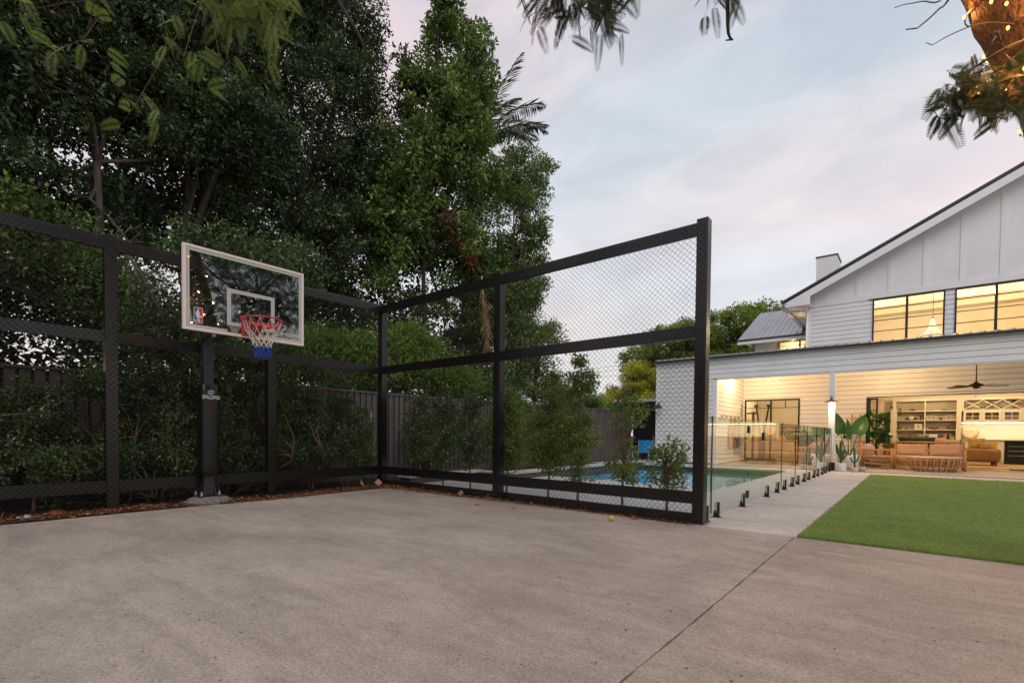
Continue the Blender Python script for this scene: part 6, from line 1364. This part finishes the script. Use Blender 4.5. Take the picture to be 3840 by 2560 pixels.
# saplings along the pool side of the fence
g4 = 'young trees planted along the pool side of the fence'
sp = [(-7.5, 1.98, 'bushy young tree just right of the fence corner', .40, 1.2), (-6.80, 1.85, 'second young tree right of the fence corner, thin', .38, 1.1), (-6.1, 1.92, 'young tree left of the middle fence post', .42, 1.1), (-5.24, 1.85, 'young tree just right of the middle fence post', .44, 1.3),
      (-4.4, 1.85, 'dark-leaved young tree second right of the middle post', .44, 1.4), (-3.86, 2.28, 'tallest slender young tree with a tuft rising above the middle rail height', .30, 1.05), (-3.14, 1.72, 'lime-leaved young tree left of the last one', .30, .6), (-2.5, 1.10, 'shortest round young tree beside the end post', .34, .5)]
for i, (x, h_, lb_, r_, den) in enumerate(sp):
    y = 6.25; bl = [(x, y, h_*.55, r_, r_*.75, h_*.30), (x+.05, y, h_*.82, r_*.62, r_*.6, h_*.20), (x-.05, y+.05, h_*.36, r_*.8, r_*.7, h_*.14)]
    if i == 5: bl = [(x, y, 1.0, .30, .28, .42), (x, y, 1.75, .24, .22, .36), (x+.12, y, 1.85, .18, .18, .15), (x, y, 2.15, .08, .08, .16), (x+.05, y, .5, .26, .25, .2)]
    if i == 6: bl = [(x+.05, y, 1.35, .30, .26, .36), (x, y, .55, .32, .28, .20), (x+.1, y, .9, .15, .15, .2)]
    if i == 7: bl = [(x, y, .72, .33, .28, .26), (x-.05, y, .42, .26, .24, .12), (x+.22, y, 1.02, .12, .1, .12)]
    tree('young_tree', lb_, 'young tree', (x, y, -.02), bl, .020, int((120 if i < 6 else 75)*den), 34, .105, .055, .034, (lm_hedge if i < 3 else lm_sap), bm_=m_bark_stem, seed=90+i, fork=(x+.01, y, h_*.36), nlimb=11, gap=.22, gfreq=2.5, shell=.3, group=g4, sway=.25, limb_r=.35, crook=.12)
# bushier greenery by the paling fence beyond the low wall
for i, (x, y, h_, lb_) in enumerate(((-8.75, 10.6, 2.0, 'bushy green shrub at the paling fence, nearer of two'), (-8.8, 13.2, 2.3, 'bushy green shrub at the paling fence, farther of two'), (-9.0, 8.1, 1.5, 'low shrub behind the spa wall'))):
    tree('garden_shrub', lb_, 'shrub', (x, y, -.02), [(x, y, h_*.55, .5, .9, h_*.42), (x, y+.3, h_*.9, .35, .5, h_*.22)], .03, 170, 60, .22, .075, .04, lm_mid, seed=110+i, nlimb=9, gap=.25, gfreq=1.2, group='shrubs beside the paling fence')
# power lines
for i, (z0, z1, lb_) in enumerate(((11.6, 12.25, 'highest overhead wire passing before the spreading tree'), (11.0, 11.75, 'middle overhead wire passing before the spreading tree'), (10.1, 11.2, 'lowest overhead wire passing before the spreading tree'))):
    pts = [(-70+80*t, 60, z0-2.2+(z1-z0+2.6)*t-1.2*math.sin(PI*t)*.6) for t in [k/24 for k in range(25)]]
    o = MB().tube(pts, .022, 5).build('power_cable', pbr('cable_grey', (0.30, 0.32, 0.30), .6)); tag(o, lb_, 'power line', 'overhead power lines')

# ================================================================== jacaranda over the court with string lights
T = thing('jacaranda_tree', 'leaning rough-barked tree at the upper right with feathery sprays hanging over the court', 'tree', (1.70, 5.54, -.05)); JT = T
rg = np.random.default_rng(55)
m_jb = pbr('jacaranda_bark', (0.13, 0.08, 0.05), .95, col2=(0.028, 0.018, 0.012), scale=16, stretch=(3, 3, .6), bump=2.0, bscale=24)
axis = [Vector((1.70, 5.54, -.05)), Vector((1.54, 5.41, .9)), Vector((1.19, 5.13, 2.1)), Vector((.82, 4.82, 3.15)), Vector((.50, 4.55, 3.85)), Vector((.2, 4.3, 4.55)), Vector((-.4, 3.8, 5.6)), Vector((-1.2, 3.2, 6.8))]
def smooth(pts, k=6):
    o = []
    for i in range(len(pts)-1):
        p0 = pts[max(i-1, 0)]; p1 = pts[i]; p2 = pts[i+1]; p3 = pts[min(i+2, len(pts)-1)]
        for j in range(k):
            t = j/k; o.append(.5*((2*p1)+(p2-p0)*t+(2*p0-5*p1+4*p2-p3)*t*t+(3*p1-p0-3*p2+p3)*t*t*t))
    o.append(pts[-1]); return o
sx_ = smooth(axis, 14); b = MB(); b.tube(sx_, [.34-.15*i/len(sx_) for i in range(len(sx_))], 72)
vs = []
for v in b.v:
    p = Vector(v); q = Vector((p.x*7, p.y*7, p.z*2.2)); d = mnoise.noise(q*1.6)*.022+mnoise.noise(q*4)*.013; vs.append((p.x+d, p.y+d*.6, p.z))
b.v = vs; b.build('trunk', m_jb, T)
b = MB()
def limb(pts, r0, r1):
    s = smooth([Vector(p) for p in pts], 5); n = len(s); s = [p+Vector((mnoise.noise(p*1.4), mnoise.noise(p*1.4+Vector((9, 0, 0))), mnoise.noise(p*1.4+Vector((0, 9, 0)))))*.10*(0 if i in (0, n-1) else 1) for i, p in enumerate(s)]
    b.tube(s, [r0+(r1-r0)*i/n for i in range(n)], 7); return s
limb([(-1.2, 3.2, 6.8), (-2.2, 3.6, 6.7), (-2.8, 4.1, 5.9), (-2.85, 4.25, 5.3)], .08, .006); limb([(-1.2, 3.2, 6.8), (-3.2, 2.5, 7.0), (-4.8, 2.2, 6.4), (-5.4, 2.1, 5.3)], .09, .008)
limb([(-.5, 3.7, 5.6), (-1.2, 4.6, 6.0), (-1.5, 5.1, 5.8), (-1.62, 5.26, 5.22), (-1.58, 5.30, 5.08)], .05, .004); limb([(-3.2, 2.5, 7.0), (-4.6, 2.9, 6.4), (-4.6, 2.75, 5.6), (-4.45, 2.9, 5.1), (-4.4, 3.0, 4.85)], .04, .005)
limb([(1.35, 5.26, 1.6), (3.4, 6.6, 3.6), (4.6, 7.4, 5.4), (5.4, 8.0, 7.0)], .09, .03); limb([(.95, 4.93, 2.8), (2.6, 4.2, 4.6), (3.6, 3.6, 6.4)], .08, .03)
limb([(.30, 4.28, 4.28), (.1, 4.42, 3.98), (.02, 4.1, 3.75), (-.1, 4.0, 3.62)], .009, .003)
limb([(.30, 4.28, 4.28), (.08, 4.36, 3.97), (-.05, 4.18, 3.88), (-.16, 4.02, 3.80)], .006, .002); limb([(.42, 4.38, 3.62), (.24, 4.24, 3.64), (.1, 4.15, 3.60), (0.0, 4.05, 3.52)], .005, .002)
limb([(.55, 4.45, 3.55), (.35, 4.2, 3.42), (.18, 4.08, 3.28)], .012, .004); limb([(.7, 4.6, 3.35), (.5, 4.35, 3.22), (.3, 4.2, 3.1)], .012, .004)
for e_ in ((6.5, 7, 7.5), (4.5, 9.5, 7), (5.8, 9, 6), (3.4, 8.4, 6.4), (5.0, 5.2, 6.8), (3.0, 2.0, 7.2), (4.5, 3.0, 6.0), (7.5, 8.5, 5.5)): limb([(4.6, 7.4, 5.4) if e_[1] > 4 else (3.2, 3.9, 5.6), tuple((Vector(e_)*.6+Vector((4.2, 6.5, 5.2))*.4)+Vector((0, 0, .3))), e_], .05, .01)
b.build('branches', m_bark, T)
def fronds(centers, per, spread, name, mat, Lf=.34, hang=.5, T=JT):
    Pp = []; Dd = []; Ls = []; Nn = []; st = MB()
    c0 = Vector(centers[0])
    for c in centers:
        if len(centers) < 20: st.tube([c0, c0.lerp(Vector(c), .5)+Vector((0, 0, .03)), Vector(c)+Vector((0, 0, .001))], .0035, 4, cap=False)
        for k in range(per):
            s = Vector(c)+Vector(rg.normal(size=3))*spread; d = (Vector(rg.normal(size=3))*.8+Vector((0, 0, -hang))).normalized(); side = d.cross(Vector(rg.normal(size=3))).normalized(); nn = d.cross(side); L0 = Lf*rg.uniform(.7, 1.15)
            pts = ([Vector(c)] if len(centers) < 20 else [])+[s+d*(L0*t)+Vector((0, 0, -.10*L0*t*t*3)) for t in (0, .33, .66, 1)]; st.tube(pts, .0016, 3, cap=False)
            m = 19
            for j in range(m):
                t = .12+.88*j/m; q = min(2, int(t*3)); p = pts[-4+q].lerp(pts[-3+q], t*3-q) if q < 2 else pts[-2].lerp(pts[-1], t*3-q); ln = Lf*.20*math.sin(PI*(t*.8+.15))+.02
                for sg in (-1, 1): Pp.append(p); Dd.append(side*sg*.9+d*.45); Ls.append(ln); Nn.append(nn)
    n = len(Pp); f = leaf_obj(name, np.array(Pp), np.array(Dd), np.array(Nn)+rg.normal(size=(n, 3))*.15, np.array(Ls), np.array(Ls)*.16, mat, T)
    st.build('leaf_stalks', m_bark_stem, T); return f
m_jl = leafmat('jacaranda_leaf', (0.030, 0.055, 0.020), (0.055, 0.085, 0.028), .5, .18); m_jl_lit = leafmat('jacaranda_leaf_lit', (0.10, 0.17, 0.03), (0.17, 0.25, 0.045), .5, .5)  # second leaf colour is a lit copy: warm light on the left sprays painted in
fronds([(-3.05, 4.1, 5.85), (-2.95, 4.18, 5.65), (-2.9, 4.25, 5.55), (-2.62, 4.45, 5.7), (-2.55, 4.5, 5.5), (-2.62, 4.5, 5.35), (-2.45, 4.6, 5.75), (-2.5, 4.55, 5.9), (-2.98, 4.15, 5.62), (-2.7, 4.4, 5.75)], 26, .13, 'hanging_foliage', m_jl, .26)
fronds([(-1.66, 5.2, 5.55), (-1.55, 5.3, 5.5)], 8, .08, 'hanging_foliage', m_jl, .24)
fronds([(-5.6, 1.9, 5.45), (-5.35, 2.2, 5.35), (-5.5, 2.05, 5.15), (-5.6, 2.0, 5.6), (-5.15, 2.35, 5.6), (-5.75, 1.75, 4.8), (-5.5, 2.0, 4.75), (-6.1, 1.45, 4.35)], 7, .13, 'hanging_foliage', m_jl_lit, .24, .3)
fronds([(-5.45, 2.1, 5.5), (-5.3, 2.25, 5.45), (-5.55, 2.0, 5.35), (-5.2, 2.35, 5.3)], 16, .12, 'hanging_foliage', m_jl_lit, .26, .3)
fronds([(-6.2, 1.3, 5.3), (-6.4, 1.1, 4.9), (-6.9, .75, 5.2)], 7, .14, 'hanging_foliage', m_jl_lit, .24, .3)
fronds([(.26, 4.14, 3.22), (.18, 4.07, 3.18), (.33, 4.20, 3.18), (.24, 4.12, 3.12), (.14, 4.03, 3.12), (.38, 4.24, 3.14)], 18, .05, 'hanging_foliage', m_jl, .17, .5)
cc = clump_points(rg, [(5, 7.4, 7.0, 2.2, 2.6, 1.6), (3.6, 3.2, 7.2, 1.8, 2.2, 1.2), (6.8, 8.8, 5.6, 1.6, 1.8, 1.3)], 170, .2, .25, .6, 3)
fronds([tuple(c) for c in cc], 18, .26, 'crown', m_jl, .42, .2)
# string lights wound round the trunk
S = thing('string_lights', 'black cable of warm glowing fairy lights wound round the leaning tree trunk', 'string lights', tuple(axis[3])); pts = []; NB = len(sx_)
def onaxis(s):
    i = min(NB-2, int(s)); p = sx_[i].lerp(sx_[i+1], s-i); d = (sx_[i+1]-sx_[i]).normalized(); u = d.cross(Vector((0, 1, 0))).normalized(); v_ = d.cross(u); return p, u, v_, .34-.15*i/NB+.022
for i in range(420):
    s = 14+i*(NB-30)/420; p, u, v_, r_ = onaxis(s); a = i*.21; pts.append(p+u*(r_*math.cos(a))+v_*(r_*math.sin(a)))
MB().tube(pts, .0045, 5).build('cable', m_blackframe, S)
m_fb = emit('fairy_bulb', (1.0, 0.46, 0.09), 5.5)
bl = []
for i in range(6, 420, 6): bl.append(pts[i]+(pts[i]-onaxis(14+i*(NB-30)/420)[0]).normalized()*.012)
bl += [Vector(q) for q in ((.27, 4.16, 3.17), (.293, 4.06, 3.62), (.373, 4.126, 3.47), (.484, 4.217, 3.48), (.454, 4.19, 3.235), (.363, 4.117, 3.61))]
for p in bl: MB().blob(p, .008, .008, .012, 8, 6).build('bulb', m_fb, S)
for p in bl[:-6:2]+bl[-6:]: lamp('bulb_light', 'POINT', p+(Vector((0, 0, 0))-Vector((1.0, 4.9, 0))).normalized()*.025, 2.6, (1.0, 0.40, 0.10), S, .012)
for c in ((.35, 4.36, 3.60), (.27, 4.27, 3.9)):
    MB().tube([c, (c[0]-.03, c[1]-.01, c[2]-.06)], .007, 6).tube([c, (c[0]+.02, c[1]+.02, c[2]-.05)], .007, 6).blob(c, .016, .016, .016, 8, 6).build('cable_clip', m_blackframe, S)
